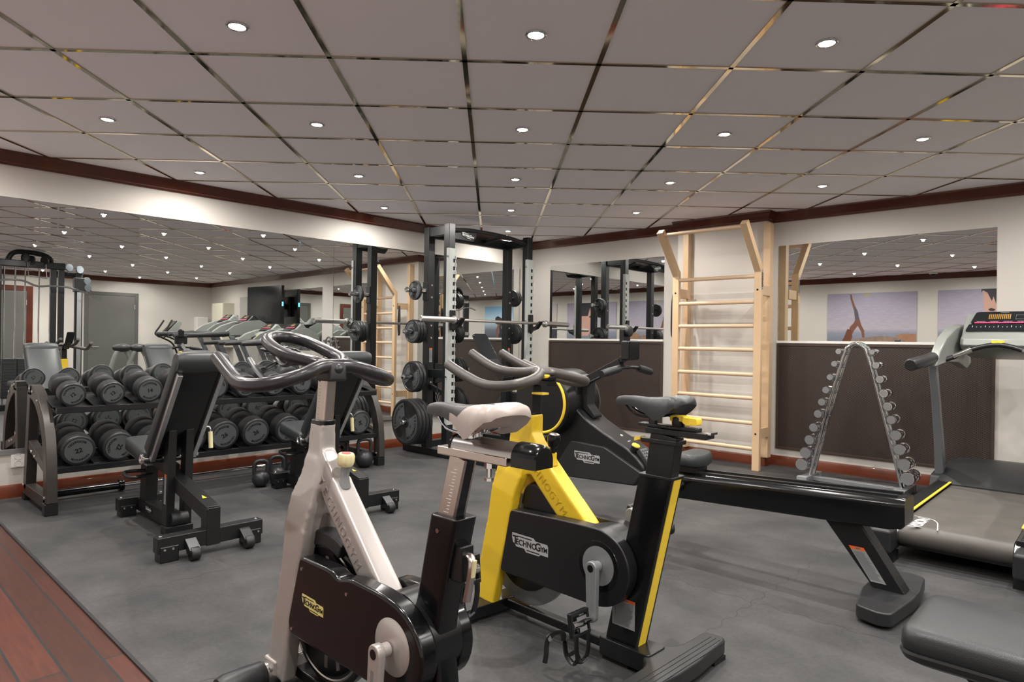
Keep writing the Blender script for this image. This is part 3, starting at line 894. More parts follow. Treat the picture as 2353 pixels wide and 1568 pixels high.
# carabiner hanging on the rack
h = MB()
for k, (x, tilt) in enumerate(((0, -.15), (.03, .15))):
    h.tube([Vector((x + (.012*math.cos(a))*1 + tilt*.06*math.sin(a), 0, .045*math.sin(a))) for a in [2*PI*i/16 for i in range(16)]], .0035, 6, closed=True)
h.tube([(.012, 0, .045), (.012, 0, .12)], .004, 6)
o = obj('carabiner', h, M['chrome']); o.location = (-4.87, 4.12, .58)
tag(o, 'pair of chrome snap hooks hanging on the left side of the power rack', 'snap hook')

# ------------------------------------------------------------------ adjustable benches
def make_bench():
    t = thing('adjustable_bench', 'b', 'bench')
    # frame: base beam, front foot bar, mid beam, rear post
    obj('base_beam', MB().bb(-.02, .56, -.035, .035, .03, .11), M['black'], t, bevel=.004)
    badge_part(.10, frame_m((.30, .0362, .072), (-1, 0, 0), (0, 0, 1)), t.children[0], M['black'], M['whiteprint'])
    def foot_bar(s, hw, z0, z1, wheels):
        b = obj('foot_bar', MB().bb(s-.035, s+.035, -hw, hw, z0, z1), M['black'], t, bevel=.004)
        k = MB()
        for y in (-1, 1):
            k.bb(s-.042, s+.042, y*(hw-.01), y*(hw-.10), 0.0, z0+.035)
        obj_each('rubber_foot', k, M['plastic'], b, bevel=.006)
        c = MB()
        for y in (-1, 1):
            c.lathe([(.010, 0), (.008, .006), (.002, .007)], axis_m((s, y*(hw-.025), z1), (0,0,1)), 10)
            for q in (.03, .07):
                c.lathe([(.007, 0), (.006, .004), (.002, .005)], axis_m((s-.042, y*(hw-q), z0+.02), (-1,0,0)), 8)
        obj('bolt', c, M['chrome'], b)
        return b
    foot_bar(.54, .14, .035, .115, False)
    rb = foot_bar(-.52, .27, .045, .125, True)
    for y in (.115, -.165):
        wb = MB()
        wb.prism([(-.035, .085), (-.035, .10), (-.105, .055), (-.105, .03), (-.06, .03)], lambda a, b, d: (-.52+a, y+d, b), -.028, .028)
        br = obj('wheel_bracket', wb, M['steelblack'], t, bevel=.002)
        obj('wheel', MB().lathe([(.008, -.022), (.03, -.022), (.033, -.018), (.033, .018), (.03, .022), (.008, .022)], axis_m((-.52-.09, y, .033), (0,1,0)), 24), M['rubber'], t)
    obj('rear_post', MB().bb(-.5585, -.4815, -.036, .036, .04, .235), M['black'], t, bevel=.004)
    hb = MB()
    for z in (.06, .11): hb.lathe([(.008, 0), (.008, .0005)], axis_m((-.5587, 0, z), (-1,0,0)), 12)
    obj('adjust_hole', hb, M['darkhole'], t.children[-1])
    mb_ = obj('rear_beam', MB().beam((.03, 0, .315), (-.545, 0, .20), .07, .085), M['black'], t, bevel=.004)
    w = MB(); w.add([(-.44, -.012, .2655), (-.40, .0, .2735), (-.44, .012, .2655)], [(0,1,2)])
    obj('warning_mark', w, M['yellow2'], mb_, smooth=False)
    # twin uprights with the rear roller foot
    for y in (.047, -.047):
        u = obj('upright', MB().beam((-.045, y, .05), (-.075, y, .60), .044, .075, up=(1,0,0)), M['black'], t, bevel=.004)
    warn_sticker(t.children[-2], frame_m((-.064, .0697, .26), (-1, 0, -.05), (0, 0, 1)), .03, .17)
    obj('roller', MB().lathe([(.01, -.045), (.04, -.045), (.04, .045), (.01, .045)], axis_m((-.075, 0, .085), (0,1,0)), 24), M['rubber'], t)
    ft = MB().bb(-.10, -.01, -.075, .075, 0, .05)
    obj('centre_foot', ft, M['plastic'], t, bevel=.006)
    # front post and hinge under the seat
    obj('front_post', MB().beam((.42, .0, .10), (.40, 0, .36), .07, .10, up=(1,0,0)), M['black'], t, bevel=.004)
    obj('seat_beam', MB().beam((.47, 0, .40), (.0, 0, .35), .06, .07), M['black'], t, bevel=.004)
    hd = cr([(.38, .035, .30), (.40, .13, .30), (.36, .155, .295), (.28, .155, .29), (.24, .13, .29), (.25, .035, .295)], 5)
    obj('carry_handle', MB().tube(hd, .011, 10), M['plastic'], t)
    # seat cushion
    sp = MB()
    def cushion(m, pts, th, hw0, hw1):
        """slab along (s,z) line with rounded plan; pts two ends"""
        a = Vector((pts[0][0], 0, pts[0][1])); b = Vector((pts[1][0], 0, pts[1][1])); d = (b-a); ln = d.length; d.normalize()
        n = Vector((-d.z, 0, d.x))
        if n.z < 0 and abs(n.z) > .2: n = -n
        poly = rpoly([(0, -hw0), (ln, -hw1), (ln, hw1), (0, hw0)], .045, 5)
        def ring(off, ins):
            cx, cy = ln/2, 0
            return [a + d*(cx+(q-cx)*(1-ins/ln*2)) + Vector((0, p*(1-ins/hw0), 0)) + n*off for q, p in poly]
        m.rings([ring(0, .004), ring(.006, 0), ring(th-.016, 0), ring(th-.006, .005), ring(th, .018)])
        return n
    cushion(sp, [(.47, .435), (.07, .39)], .075, .13, .145)
    obj('seat', sp, M['leather2'], t, angle=60)
    obj_each('seat_rail', MB().beam((.44, .105, .428), (.08, .105, .388), .035, .022).beam((.44, -.105, .428), (.08, -.105, .388), .035, .022), M['alu'], t, bevel=.002)
    # backrest
    bp = MB()
    a = Vector((.035, 0, .43)); b = Vector((-.415, 0, 1.005)); d = (b-a).normalized(); n = Vector((-d.z, 0, d.x))
    n = n if n.x > 0 else -n                                   # cushioned side faces forward (+s)
    ln = (b-a).length
    poly = rpoly([(0, -.145), (ln, -.135), (ln, .135), (0, .145)], .05, 6)
    ring = lambda off, ins: [a + d*(ln/2+(q-ln/2)*(1-2*ins/ln)) + Vector((0, p*(1-ins/.14), 0)) + n*off for q, p in poly]
    bp.rings([ring(.0, .004), ring(.008, 0), ring(.055, 0), ring(.068, .006), ring(.075, .02)])
    # rounded top roll of the cushion over the frame
    obj('backrest', bp, M['leather2'], t, angle=60)
    top = MB()
    rs = []
    for y in [-.132+.264*i/12 for i in range(13)]:
        k = 1 - .18*abs(y/.132)**6
        c = b - d*.045 + n*.03
        rs.append([c + Vector((0, y, 0)) + (d*math.cos(q)*.065 + n*math.sin(q)*.052)*k for q in [2*PI*i/20 for i in range(20)]])
    top.rings(rs)
    obj('head_roll', top, M['leather2'], t, angle=60)
    bk = MB()
    bk.beam(a + d*.03 - n*.006, a + d*(ln-.08) - n*.006, .205, .012, up=n)
    obj('back_panel', bk, M['gloss'], t, bevel=.002)
    for y in (.112, -.112):
        obj('back_rail', MB().beam(a + d*.0 - n*.016 + Vector((0, y, 0)), a + d*(ln-.085) - n*.016 + Vector((0, y, 0)), .026, .034, up=n), M['alu'], t, bevel=.003)
    hp = MB().lathe([(.006, 0), (.03, 0), (.032, .006), (.03, .014), (.022, .016), (.02, .010), (.005, .010)], axis_m((.05, .15, .425), (0,1,0)), 24)
    obj('hinge_cap', hp, M['chrome'], t)
    obj('hinge_bar', MB().tube([(.05, -.15, .425), (.05, .15, .425)], .014, 10), M['chrome'], t)
    obj('cross_bar', MB().tube([(-.085, -.09, .595), (-.085, .09, .595)], .009, 10), M['steel'], t)
    ad = MB().tube(cr([(-.09, -.08, .595), (-.09, -.15, .60), (-.095, -.165, .585), (-.095, -.165, .56)], 4), .0055, 8)
    al = obj('adjust_lever', ad, M['steel'], t)
    obj('lever_grip', MB().tube([(-.095, -.165, .57), (-.105, -.165, .475)], .0125, 12), M['paleyel'], al)
    return t
bench = make_bench()
bench.location = (-4.05, 1.45, 0); bench.rotation_euler = (0, 0, rad(180))
bench['label'] = 'black adjustable bench with raised backrest nearer the camera, in front of the 22s and 14s'; bench['group'] = 'adjustable benches'
dup(bench, (-4.13, 2.47, 0), (0, 0, rad(176)), 'black adjustable bench with raised backrest farther off, partly behind the silver bike', 'adjustable benches')

# ------------------------------------------------------------------ chrome dumbbell stand
cs = thing('dumbbell_stand', 'a-shaped chrome stand holding pairs of small chrome dumbbells', 'dumbbell stand', (-1.605, 5.73, 0))
for s in (-1, 1):
    f = obj('foot', MB().bb(s*.35-.035, s*.35+.035, -.19, .16, 0.004, .055), M['silver2'], cs, bevel=.003)
    k = MB()
    for y0, y1 in ((-.198, -.15), (.12, .168)): k.bb(s*.35-.039, s*.35+.039, y0, y1, 0, .06)
    obj_each('ribbed_cap', k, M['labelgrey'], f, bevel=.003)
obj('cross_beam', MB().bb(-.34, .34, -.03, .03, .01, .045), M['silver2'], cs, bevel=.003)
for y in (-.045, .045):
    pts = [(-.335, y, .05), (-.325, y, .11), (-.20, y, .62), (-.085, y, 1.06), (-.05, y, 1.125), (0, y, 1.15), (.05, y, 1.125), (.085, y, 1.06), (.20, y, .62), (.325, y, .11), (.335, y, .05)]
    obj('tube', MB().tube(cr(pts, 6), .0135, 12), M['chrome'], cs)
br = MB()
zs = [1.084, .982, .874, .768, .668, .57, .455, .35, .242, .14]
def xs_at(z): return .085 + (1.06-z)*.2505 if z < 1.06 else .078
for z in zs:
    for s in (-1, 1):
        x = xs_at(z)
        br.tube([(s*(x-.005), -.03, z-.02), (s*(x+.045), -.03, z-.028)], .006, 8)
        br.tube([(s*(x-.005), .03, z-.02), (s*(x+.045), .03, z-.028)], .006, 8)
obj('cradle', br, M['chrome'], cs)
def chrome_db(r, L):
    t = bpy.data.objects.new('chrome_dumbbell', None); C.objects.link(t); t.empty_display_size = .03
    hl = L*.31
    for s in (-1, 1):
        h = obj('head', MB().lathe([(r*.5, -.003), (r*.95, 0), (r, .005), (r, hl-.006), (r*.94, hl), (r*.86, hl)], axis_m((0, s*(L/2-hl), 0), (0, s, 0)), 32), M['chrome'], t, angle=30)
        obj('end_face', MB().lathe([(.001, hl+.0004), (r*.85, hl+.0004), (r*.86, hl-.001)], axis_m((0, s*(L/2-hl), 0), (0, s, 0)), 28), M['satin'], h, smooth=False)
    q = MB(); q.text('5', r*.7, frame_m((0, -L/2+.0008, 0), (1,0,0), (0,0,1)), .0006)
    obj('handle', MB().tube(cr([(0, -(L/2-hl), 0), (0, -.03, 0), (0, 0, 0), (0, .03, 0), (0, L/2-hl, 0)], 3), [.010]*13, 12), M['chrome'], t)
    return t
word = ['top', 'second', 'third', 'fourth', 'fifth', 'sixth', 'seventh', 'eighth', 'ninth', 'bottom']
for k, z in enumerate(zs):
    r = .022 + .0030*k; Ln = .13 + .008*k
    pr = None
    for s, nm in ((-1, 'left'), (1, 'right')):
        o = chrome_db(r, Ln) if pr is None else dup(pr)
        pr = o
        x = xs_at(z) + .022 + r*.95
        o.location = (-1.605 + s*(x+.002), 5.73, z); o.rotation_euler = (0, 0, 0)
        tag(o, 'small chrome dumbbell, %s one on the %s arm of the a-shaped stand' % (word[k], nm), 'dumbbell', 'chrome dumbbells on the stand')
# ------------------------------------------------------------------ treadmills (running direction +y, towards the right wall)
def make_treadmill(dark=False):
    t = thing('treadmill', 't', 'treadmill')
    shell = M['tread_silver']; 
    rail_y0, rail_y1 = -1.02, .52
    for s in (-1, 1):
        r = MB().bb(s*.25, s*.335, rail_y0, rail_y1, .10, .205)
        for k in range(6):
            x = s*(.268+.011*k)
            r.bb(x-.0025, x+.0025, rail_y0+.02, rail_y1-.02, .204, .209)
        o = obj('side_rail', r, M['plastic'], t, bevel=.003)
        st = MB().bb(s*.243, s*.257, -.74, rail_y1-.05, .2052, .2102)
        obj('yellow_strip', st, M['yellow2'], o, smooth=False)
        c = MB().bb(s*.25, s*.355, -1.17, -.93, .05, .178)
        obj('rear_cap', c, M['tread_post'] if False else M['rubber2'], t, bevel=.02)
    # belt wraps the rear roller
    n = 10
    prof = [(.60, .19), (-1.0, .19)] + [(-1.0-.055*math.sin(PI*i/n), .135+.055*math.cos(PI*i/n)) for i in range(1, n+1)] + [(.60, .08)]
    b = MB().rings([[(-.243, y, z) for y, z in prof], [(.243, y, z) for y, z in prof]])
    belt = obj('running_belt', b, M['belt'], t, angle=50)
    p = MB()
    fm = frame_m((-.17, -.93, .1906), (0, 1, 0), (-1, 0, 0))
    p.text('VISION', .075, fm, .0004, bold=.002)
    ar = cr([(-.07, -1.04, .1908), (-.08, -.98, .1908), (-.105, -.86, .1908), (-.15, -.80, .1908), (-.225, -.79, .1908)], 5)
    p.tube(ar, .003, 6, flat=.1)
    obj('belt_print', p, M['whiteprint'], belt, smooth=False, recalc=False)
    ro = MB().lathe([(.012, -.268), (.05, -.268), (.05, -.246), (.012, -.246)], axis_m((0, -1.0, .135), (1,0,0)), 24)
    ro.lathe([(.012, .246), (.05, .246), (.05, .268), (.012, .268)], axis_m((0, -1.0, .135), (1,0,0)), 24)
    obj_each('roller_end', ro, M['alu'], t)
    # motor hood
    h = MB()
    prof = [(.33, .20), (.40, .245), (.55, .30), (.75, .325), (.95, .31), (1.07, .24), (1.10, .06), (.33, .06)]
    rs = []
    for x, k in ((-.335, .86), (-.31, .96), (-.2, 1.0), (.2, 1.0), (.31, .96), (.335, .86)):
        rs.append([(x, y, .06+(z-.06)*k) for y, z in prof])
    h.rings(rs)
    obj('motor_cover', h, M['rubber2'], t, angle=30)
    fr = MB().bb(-.33, .33, -.98, 1.02, .06, .10)
    for s in (-1, 1): fr.bb(s*.25, s*.33, .9, 1.0, 0, .07); fr.bb(s*.25, s*.32, -1.12, -1.02, 0, .05)
    obj('base_frame', fr, M['plastic'], t)
    for s in (-1, 1):
        u = MB(); rs = []
        for y, z, w, d in ((.50, .20, .055, .10), (.44, .45, .05, .085), (.30, .80, .045, .075), (.20, 1.02, .045, .08)):
            rs.append([(s*.335+a*w/2, y+c*d/2, z) for a, c in ((-1,-1),(1,-1),(1,1),(-1,1))])
        u.rings(rs)
        po = obj('upright_post', u, M['tread_post'], t, bevel=.008)
        ft = MB().prism(rpoly([(.33, .10), (.40, .235), (.62, .26), (.70, .10)], .03, 3), lambda y, z, d: (s*.335+d, y, z), -.045, .03)
        obj('post_cover', ft, M['rubber2'], t, bevel=.006)
        gp = MB().tube([(s*.325, -.47, 1.02), (s*.325, -.46, 1.022), (s*.325, .0, 1.045), (s*.325, .16, 1.06)], [.03, .037, .040, .040], 16)
        obj('hand_grip', gp, M['rubber2'], t)
        # silver wing running from the grip up to the console
        w = MB()
        inn = [(.06, 1.005), (.13, 1.11), (.25, 1.20), (.45, 1.275), (.68, 1.30), (.86, 1.20), (.93, 1.02), (.78, .98), (.50, 1.03), (.28, 1.035)]
        o1 = [(s*(.338-.045*min(1, max(0, (y-.06)/.6))), y, z) for y, z in inn]
        o2 = [(s*(.288-.06*min(1, max(0, (y-.06)/.5))), y, z-.006) for y, z in inn]
        w.rings([o1, o2])
        obj('console_wing', w, shell, t, bevel=.012, seg=3, angle=30)
    # console body and face
    cb = MB()
    rs = []
    for x, k in ((-.215, .84), (-.195, .96), (-.1, 1), (.1, 1), (.195, .96), (.215, .84)):
        prof = [(.36, 1.145), (.375, 1.19), (.43, 1.215), (.60, 1.375), (.64, 1.375), (.76, 1.25), (.74, 1.05), (.55, 1.07), (.40, 1.11)]
        cy, cz = .55, 1.2
        rs.append([(x, cy+(y-cy)*k, cz+(z-cz)*k) for y, z in prof])
    cb.rings(rs)
    con = obj('console', cb, shell if not dark else M['rubber2'], t, bevel=.006, angle=30)
    d = Vector((0, .17, .16)).normalized(); nrm = Vector((0, -d.z, d.y))
    org = Vector((0, .525, 1.305)) + nrm*.006
    fm = frame_m(org, (1, 0, 0), d)
    fa = MB()
    for poly, zz in ((rpoly([(-.175, -.02), (.175, -.02), (.15, .10), (-.15, .10)], .02, 4), 0), (rpoly([(-.195, -.095), (.195, -.095), (.18, -.028), (-.18, -.028)], .01, 3), 0)):
        fa.rings([[fm @ Vector((a, b, -.008)) for a, b in poly], [fm @ Vector((a, b, .004)) for a, b in poly]])
    face = obj('control_panel', fa, M['screen'], t, bevel=.001)
    lo = MB(); lo.text('VISION', .015, fm @ Matrix.Translation((.01, .088, .0046)), .0003)
    for k in range(14): lo.add([fm @ Vector((-.16+.024*k+a, -.062+b, .0046)) for a, b in ((0,0),(.005,0),(.005,.008 if k % 3 else .018),(0,.008 if k % 3 else .018))], [(0,1,2,3)])
    for k in range(4): lo.add([fm @ Vector((-.14+.075*k+a, -.003+b, .0046)) for a, b in ((0,0),(.05,0),(.05,.003),(0,.003))], [(0,1,2,3)])
    lo.tube([fm @ Vector(q) for q in ((.075, .02, .0046), (.075, .062, .0046), (.14, .062, .0046), (.14, .02, .0046))], .0012, 4, closed=True)
    obj('panel_print', lo, M['greyprint'], face, smooth=False, recalc=False)
    am = MB()
    for k in range(12): am.add([fm @ Vector((-.075+.0105*k+a, .022+b, .0046)) for a, b in ((0,0),(.006,0),(.006,.05),(0,.05))], [(0,1,2,3)])
    obj('led_matrix', am, M['amber'], face, smooth=False, recalc=False)
    rl = MB()
    for k in range(20): rl.add([fm @ Vector((-.15+.015*k+a, -.019+b, .0046)) for a, b in ((0,0),(.0125,0),(.0125,.009),(0,.009))], [(0,1,2,3)])
    obj('led_row', rl, M['redled'], face, smooth=False, recalc=False)
    k = MB().bb(-.035, .035, .335, .372, 1.16, 1.178).bb(-.028, .028, .325, .345, 1.15, 1.165)
    obj('stop_key', k, M['yellow2'], t, bevel=.003)
    hb = cr([(-.315, .22, 1.03), (-.23, .27, 1.065), (-.13, .31, 1.12), (0, .335, 1.15), (.13, .31, 1.12), (.23, .27, 1.065), (.315, .22, 1.03)], 5)
    bar = obj('cross_handle', MB().tube(hb, .0165, 12), M['plastic'], t)
    for s in (-1, 1):
        obj('pulse_plate', MB().tube([(s*.235, .268, 1.066), (s*.19, .288, 1.088), (s*.14, .307, 1.116)], .0182, 12), M['chrome'], bar)
    return t
tm = make_treadmill()
tm.location = (-.65, 5.0, 0); tm['label'] = 'silver treadmill with worn dark belt beside the chrome dumbbell stand'; tm['group'] = 'treadmills along the right wall'
dup(tm, (.25, 5.0, 0), label='second silver treadmill with red light row, seen in the left mirror below the television', group='treadmills along the right wall')
td = make_treadmill(True)
td.location = (1.07, 4.85, 0); td.scale = (1.0, 1.15, 1.12); td['label'] = 'treadmill with dark console, reflected left of the two silver ones'; td['group'] = 'treadmills along the right wall'
dup(tm, (1.95, 4.85, .0), label='treadmill reflected leftmost of the row, next to the elliptical trainer', group='treadmills along the right wall').scale = (1.0, 1.16, 1.14)

# ------------------------------------------------------------------ rowing machine
rw = thing('rowing_machine', 'black rowing machine with yellow-ringed flywheel and long sliding rail', 'rowing machine', (-1.9, 3.25, 0))
Q = lambda X: X+1.9
YY = lambda Y: Y-3.25
dr_ = MB().lathe([(.03, -.185), (.175, -.185), (.198, -.17), (.205, -.12), (.205, .13), (.19, .16), (.02, .165)], axis_m((Q(-2.63), 0, .755), (0, 1, 0)), 48)
drum = obj('flywheel_housing', dr_, M['plastic'], rw, angle=30)
obj('yellow_ring', MB().tube([(Q(-2.63)+.180*math.cos(a), -.188, .755+.180*math.sin(a)) for a in [2*PI*i/56 for i in range(56)]], .0085, 8, closed=True), M['yellow2'], drum)
body = rpoly([(-2.43, .93), (-2.435, .73), (-2.35, .665), (-2.22, .60), (-2.07, .535), (-2.0, .485), (-1.95, .43), (-2.0, .33), (-2.50, .31), (-2.80, .30), (-2.84, .42), (-2.62, .56), (-2.55, .93)], [.03, .02, .03, 0, .03, .03, .03, .03, 0, .05, .05, .1, .04], 4)
obj('body_shell', MB().prism(body, lambda a, b, d: (Q(a), d, b), -.10, .10), M['plastic'], rw, bevel=.012, seg=3)
pan = rpoly([(-2.45, .538), (-2.205, .526), (-1.955, .412), (-2.005, .343), (-2.50, .32), (-2.545, .40)], .02, 3)
ps = obj('side_panel', MB().prism(pan, lambda a, b, d: (Q(a), d, b), -.128, -.098), M['rubber2'], rw, bevel=.006)
badge_part(.185, frame_m((Q(-2.325), -.1282, .452), (1, 0, 0), (0, 0, 1)), ps)
sl = rpoly([(-2.44, .90), (-2.437, .735), (-2.35, .672), (-2.345, .69), (-2.40, .75), (-2.40, .90)], .01, 3)
nu = MB(); d = Vector((.17, 0, -.105)).normalized()
nu.text('1', .04, frame_m((Q(-2.10), -.03, .565), d, (0, -1, 0) if False else (0, 1, 0)), .0006)
nu.text('e', .04, frame_m((Q(-2.15), -.03, .594), d, (0, 1, 0)), .0006)
obj('body_print', nu, M['whiteprint'], rw.children[1], smooth=False, recalc=False)
am = MB()
am.beam((Q(-2.46), -.03, .87), (Q(-2.16), -.03, 1.015), .045, .05)
am.tube([(Q(-2.40), -.05, .875), (Q(-2.20), -.05, .965)], .008, 8)
am.beam((Q(-2.20), -.02, 1.0), (Q(-2.12), -.02, 1.06), .05, .03)
am.beam((Q(-2.145), -.02, 1.12), (Q(-2.145), -.02, 1.205), .07, .03, up=(1,0,0))
ao = obj('monitor_arm', am, M['plastic'], rw, bevel=.004)
obj('clamp_disc', MB().lathe([(.004, -.012), (.026, -.012), (.03, -.004), (.03, .012), (.02, .016), (.004, .016)], axis_m((Q(-2.12), -.02, 1.195), (1, 0, 0)), 24), M['rubber2'], ao)
mo = MB(); rt = Matrix.Rotation(rad(8), 3, 'Z')
mo.box((Q(-2.115), -.01, 1.085), (.05, .15, .115), rt)
mon = obj('monitor', mo, M['plastic'], rw, bevel=.012, seg=3)
sc = MB(); sc.box((Q(-2.088), -.006, 1.085), (.002, .13, .098), rt)
obj('screen', sc, M['gloss'], mon)
hd = MB()
hb = cr([(Q(-2.14), -.25, .955), (Q(-2.13), -.14, .975), (Q(-2.13), -.05, .985), (Q(-2.13), .05, .985), (Q(-2.13), .14, .975), (Q(-2.14), .25, .955)], 4)
han = obj('pull_handle', MB().tube(hb, .011, 10), M['plastic'], rw)
for s in (-1, 1):
    obj('handle_grip', MB().tube([(Q(-2.14), s*.255, .953), (Q(-2.135), s*.18, .967), (Q(-2.13), s*.10, .980)], [.021, .0235, .022], 14), M['rubber'], han)
obj('slot', MB().prism(sl, lambda a, b, d: (Q(a)+.004, d, b), -.04, .04), M['darkhole'], rw)
kn = MB().lathe([(.022, 0), (.024, .025), (.026, .035), (.020, .04)], axis_m((Q(-2.05), -.06, .515), (.4, 0, .9)), 20)
ko = obj('resistance_knob', kn, M['plastic'], rw)
obj('knob_cap', MB().lathe([(.024, .036), (.022, .044), (.002, .046)], axis_m((Q(-2.05), -.06, .515), (.4, 0, .9)), 20), M['yellow2'], ko)
kd = Vector((.075, 0, -.09)).normalized(); kn_ = Vector((.77, 0, .64))
fm = frame_m((Q(-1.985), -.03, .485), (0, 1, 0), -kd)
kp = MB().rings([[fm @ Vector((a, b, -.008)) for a, b in rpoly([(-.04, -.06), (.04, -.06), (.04, .06), (-.04, .06)], .012, 3)], [fm @ Vector((a, b, .01)) for a, b in rpoly([(-.037, -.057), (.037, -.057), (.037, .057), (-.037, .057)], .012, 3)]])
kp_o = obj('keypad', kp, M['rubber2'], rw)
kk = MB()
for i in range(3):
    for j in range(6):
        c = Vector((-.022+.022*i, -.045+.018*j, .011)); 
        kk.box(fm @ c, (.010, .010, .010))
obj('keypad_keys', kk, M['labelgrey'], kp_o)
# rail, seat, foot plates, rear leg
rl = MB()
sec = rpoly([(-.075, -.120), (.075, -.120), (.085, -.01), (.065, .022), (-.065, .022), (-.085, -.01)], .012, 3)
rs = []
for X, z, k in ((-1.98, .415, 1), (-.76, .462, 1), (-.71, .464, .94), (-.695, .465, .8)):
    rs.append([(Q(X), a*(.9+.1*k), z+b*k) for a, b in sec])
rl.rings(rs)
ro = obj('sliding_rail', rl, M['gloss'], rw, angle=30)
tr_ = MB()
for y in (-.045, .045): tr_.beam((Q(-1.9), y, .443), (Q(-.73), y, .488), .022, .008)
obj('running_track', tr_, M['steelblack'], ro)
se = MB(); rs = []
for z, k in ((.475, .9), (.485, 1), (.515, 1.0), (.535, .93), (.54, .8)):
    rs.append([(Q(-1.72)+a*k*.075, b*k*.135, z + .012*abs(b)**2) for a, b in [( math.copysign(abs(math.cos(q))**.6, math.cos(q)), math.copysign(abs(math.sin(q))**.6, math.sin(q))) for q in [2*PI*i/28 for i in range(28)]]])
se.rings(rs)
obj('seat', se, M['leather2'], rw, angle=60)
obj('seat_carriage', MB().bb(Q(-1.78), Q(-1.66), -.06, .06, .40, .478), M['plastic'], rw, bevel=.006)
for y in (-.17, .17):
    fp = MB().beam((Q(-1.86), y, .30), (Q(-1.70), y, .40), .11, .02)
    obj('foot_plate', fp, M['plastic'], rw, bevel=.005)
fs = MB().beam((Q(-1.80), -.2, .32), (Q(-1.80), .2, .32), .04, .03)
obj('foot_plate_bar', fs, M['plastic'], rw)
lg = MB().prism([(-1.08, .40), (-.915, .40), (-.69, .06), (-.815, .06)], lambda a, b, d: (Q(a), d, b), -.045, .045)
lo = obj('rear_leg', lg, M['plastic'], rw, bevel=.006)
ld = Vector((-.10, 0, .15)).normalized()
warn_sticker(lo, frame_m((Q(-.845), -.0458, .165), (1, 0, 0), (0, 0, 1)) @ Matrix(((1, -.66, 0, 0), (0, 1, 0, 0), (0, 0, 1, 0), (0, 0, 0, 1))), .062, .14)
ft = rpoly([(-.82, -.30), (-.73, -.33), (-.685, -.31), (-.66, -.06), (-.66, .06), (-.685, .27), (-.75, .30), (-.83, .27), (-.86, .06), (-.86, -.06)], .02, 3)
obj('rear_foot', MB().prism(ft, lambda a, b, d: (Q(a), b, d), .012, .07), M['rubber2'], rw, bevel=.008)
pf = MB().bb(Q(-.80), Q(-.70), -.28, -.18, 0, .014).bb(Q(-.80), Q(-.70), .16, .26, 0, .014)
obj_each('rubber_pad', pf, M['darkhole'], rw)
obj('front_leg', MB().prism([(-2.78, .33), (-2.60, .33), (-2.66, .04), (-2.76, .04)], lambda a, b, d: (Q(a), d, b), -.05, .05), M['plastic'], rw, bevel=.006)
obj('front_foot', MB().bb(Q(-2.80), Q(-2.66), -.28, .28, 0, .06), M['rubber2'], rw, bevel=.01)

# ------------------------------------------------------------------ bench pad cut by the right edge of the frame
bp = thing('flat_bench', 'black padded bench end on a dark angled support, nearest the rear of the treadmill', 'bench', (.15, 1.93, 0))
P = lambda X: X-.15
def pad_ring(z, ins):
    pl = rpoly([(-.40+ins, -.165+ins), (.33-ins, -.165+ins), (.33-ins, .165-ins), (-.40+ins, .165-ins)], .05, 6)
    return [(P(a), b, z) for a, b in pl]
obj('cushion', MB().rings([pad_ring(.415, .004), pad_ring(.425, 0), pad_ring(.452, .002), pad_ring(.466, .012), pad_ring(.471, .03)]), M['leather'], bp, angle=60)
obj('tray', MB().rings([pad_ring(.385, .02), pad_ring(.395, .004), pad_ring(.41, -.002), pad_ring(.416, .0)]), M['rubber2'], bp, angle=30)
sp = rpoly([(-.30, .388), (.32, .388), (.30, .0), (.12, .0), (.06, .21), (-.16, .265)], [.02, .02, 0, 0, .08, .06], 4)
so = obj('support', MB().prism(sp, lambda a, b, d: (P(a), d, b), -.10, .10), M['plastic'], bp, bevel=.01)
bo = MB().lathe([(.014, 0), (.014, .003), (.008, .004), (.006, .001), (.001, .001)], axis_m((P(-.155), -.1005, .315), (0, -1, 0)), 16)
obj('bolt', bo, M['chrome'], so)
# ------------------------------------------------------------------ indoor bikes: s forward, t towards the camera side, z up
def S(s, t, z): return (s, t, z)

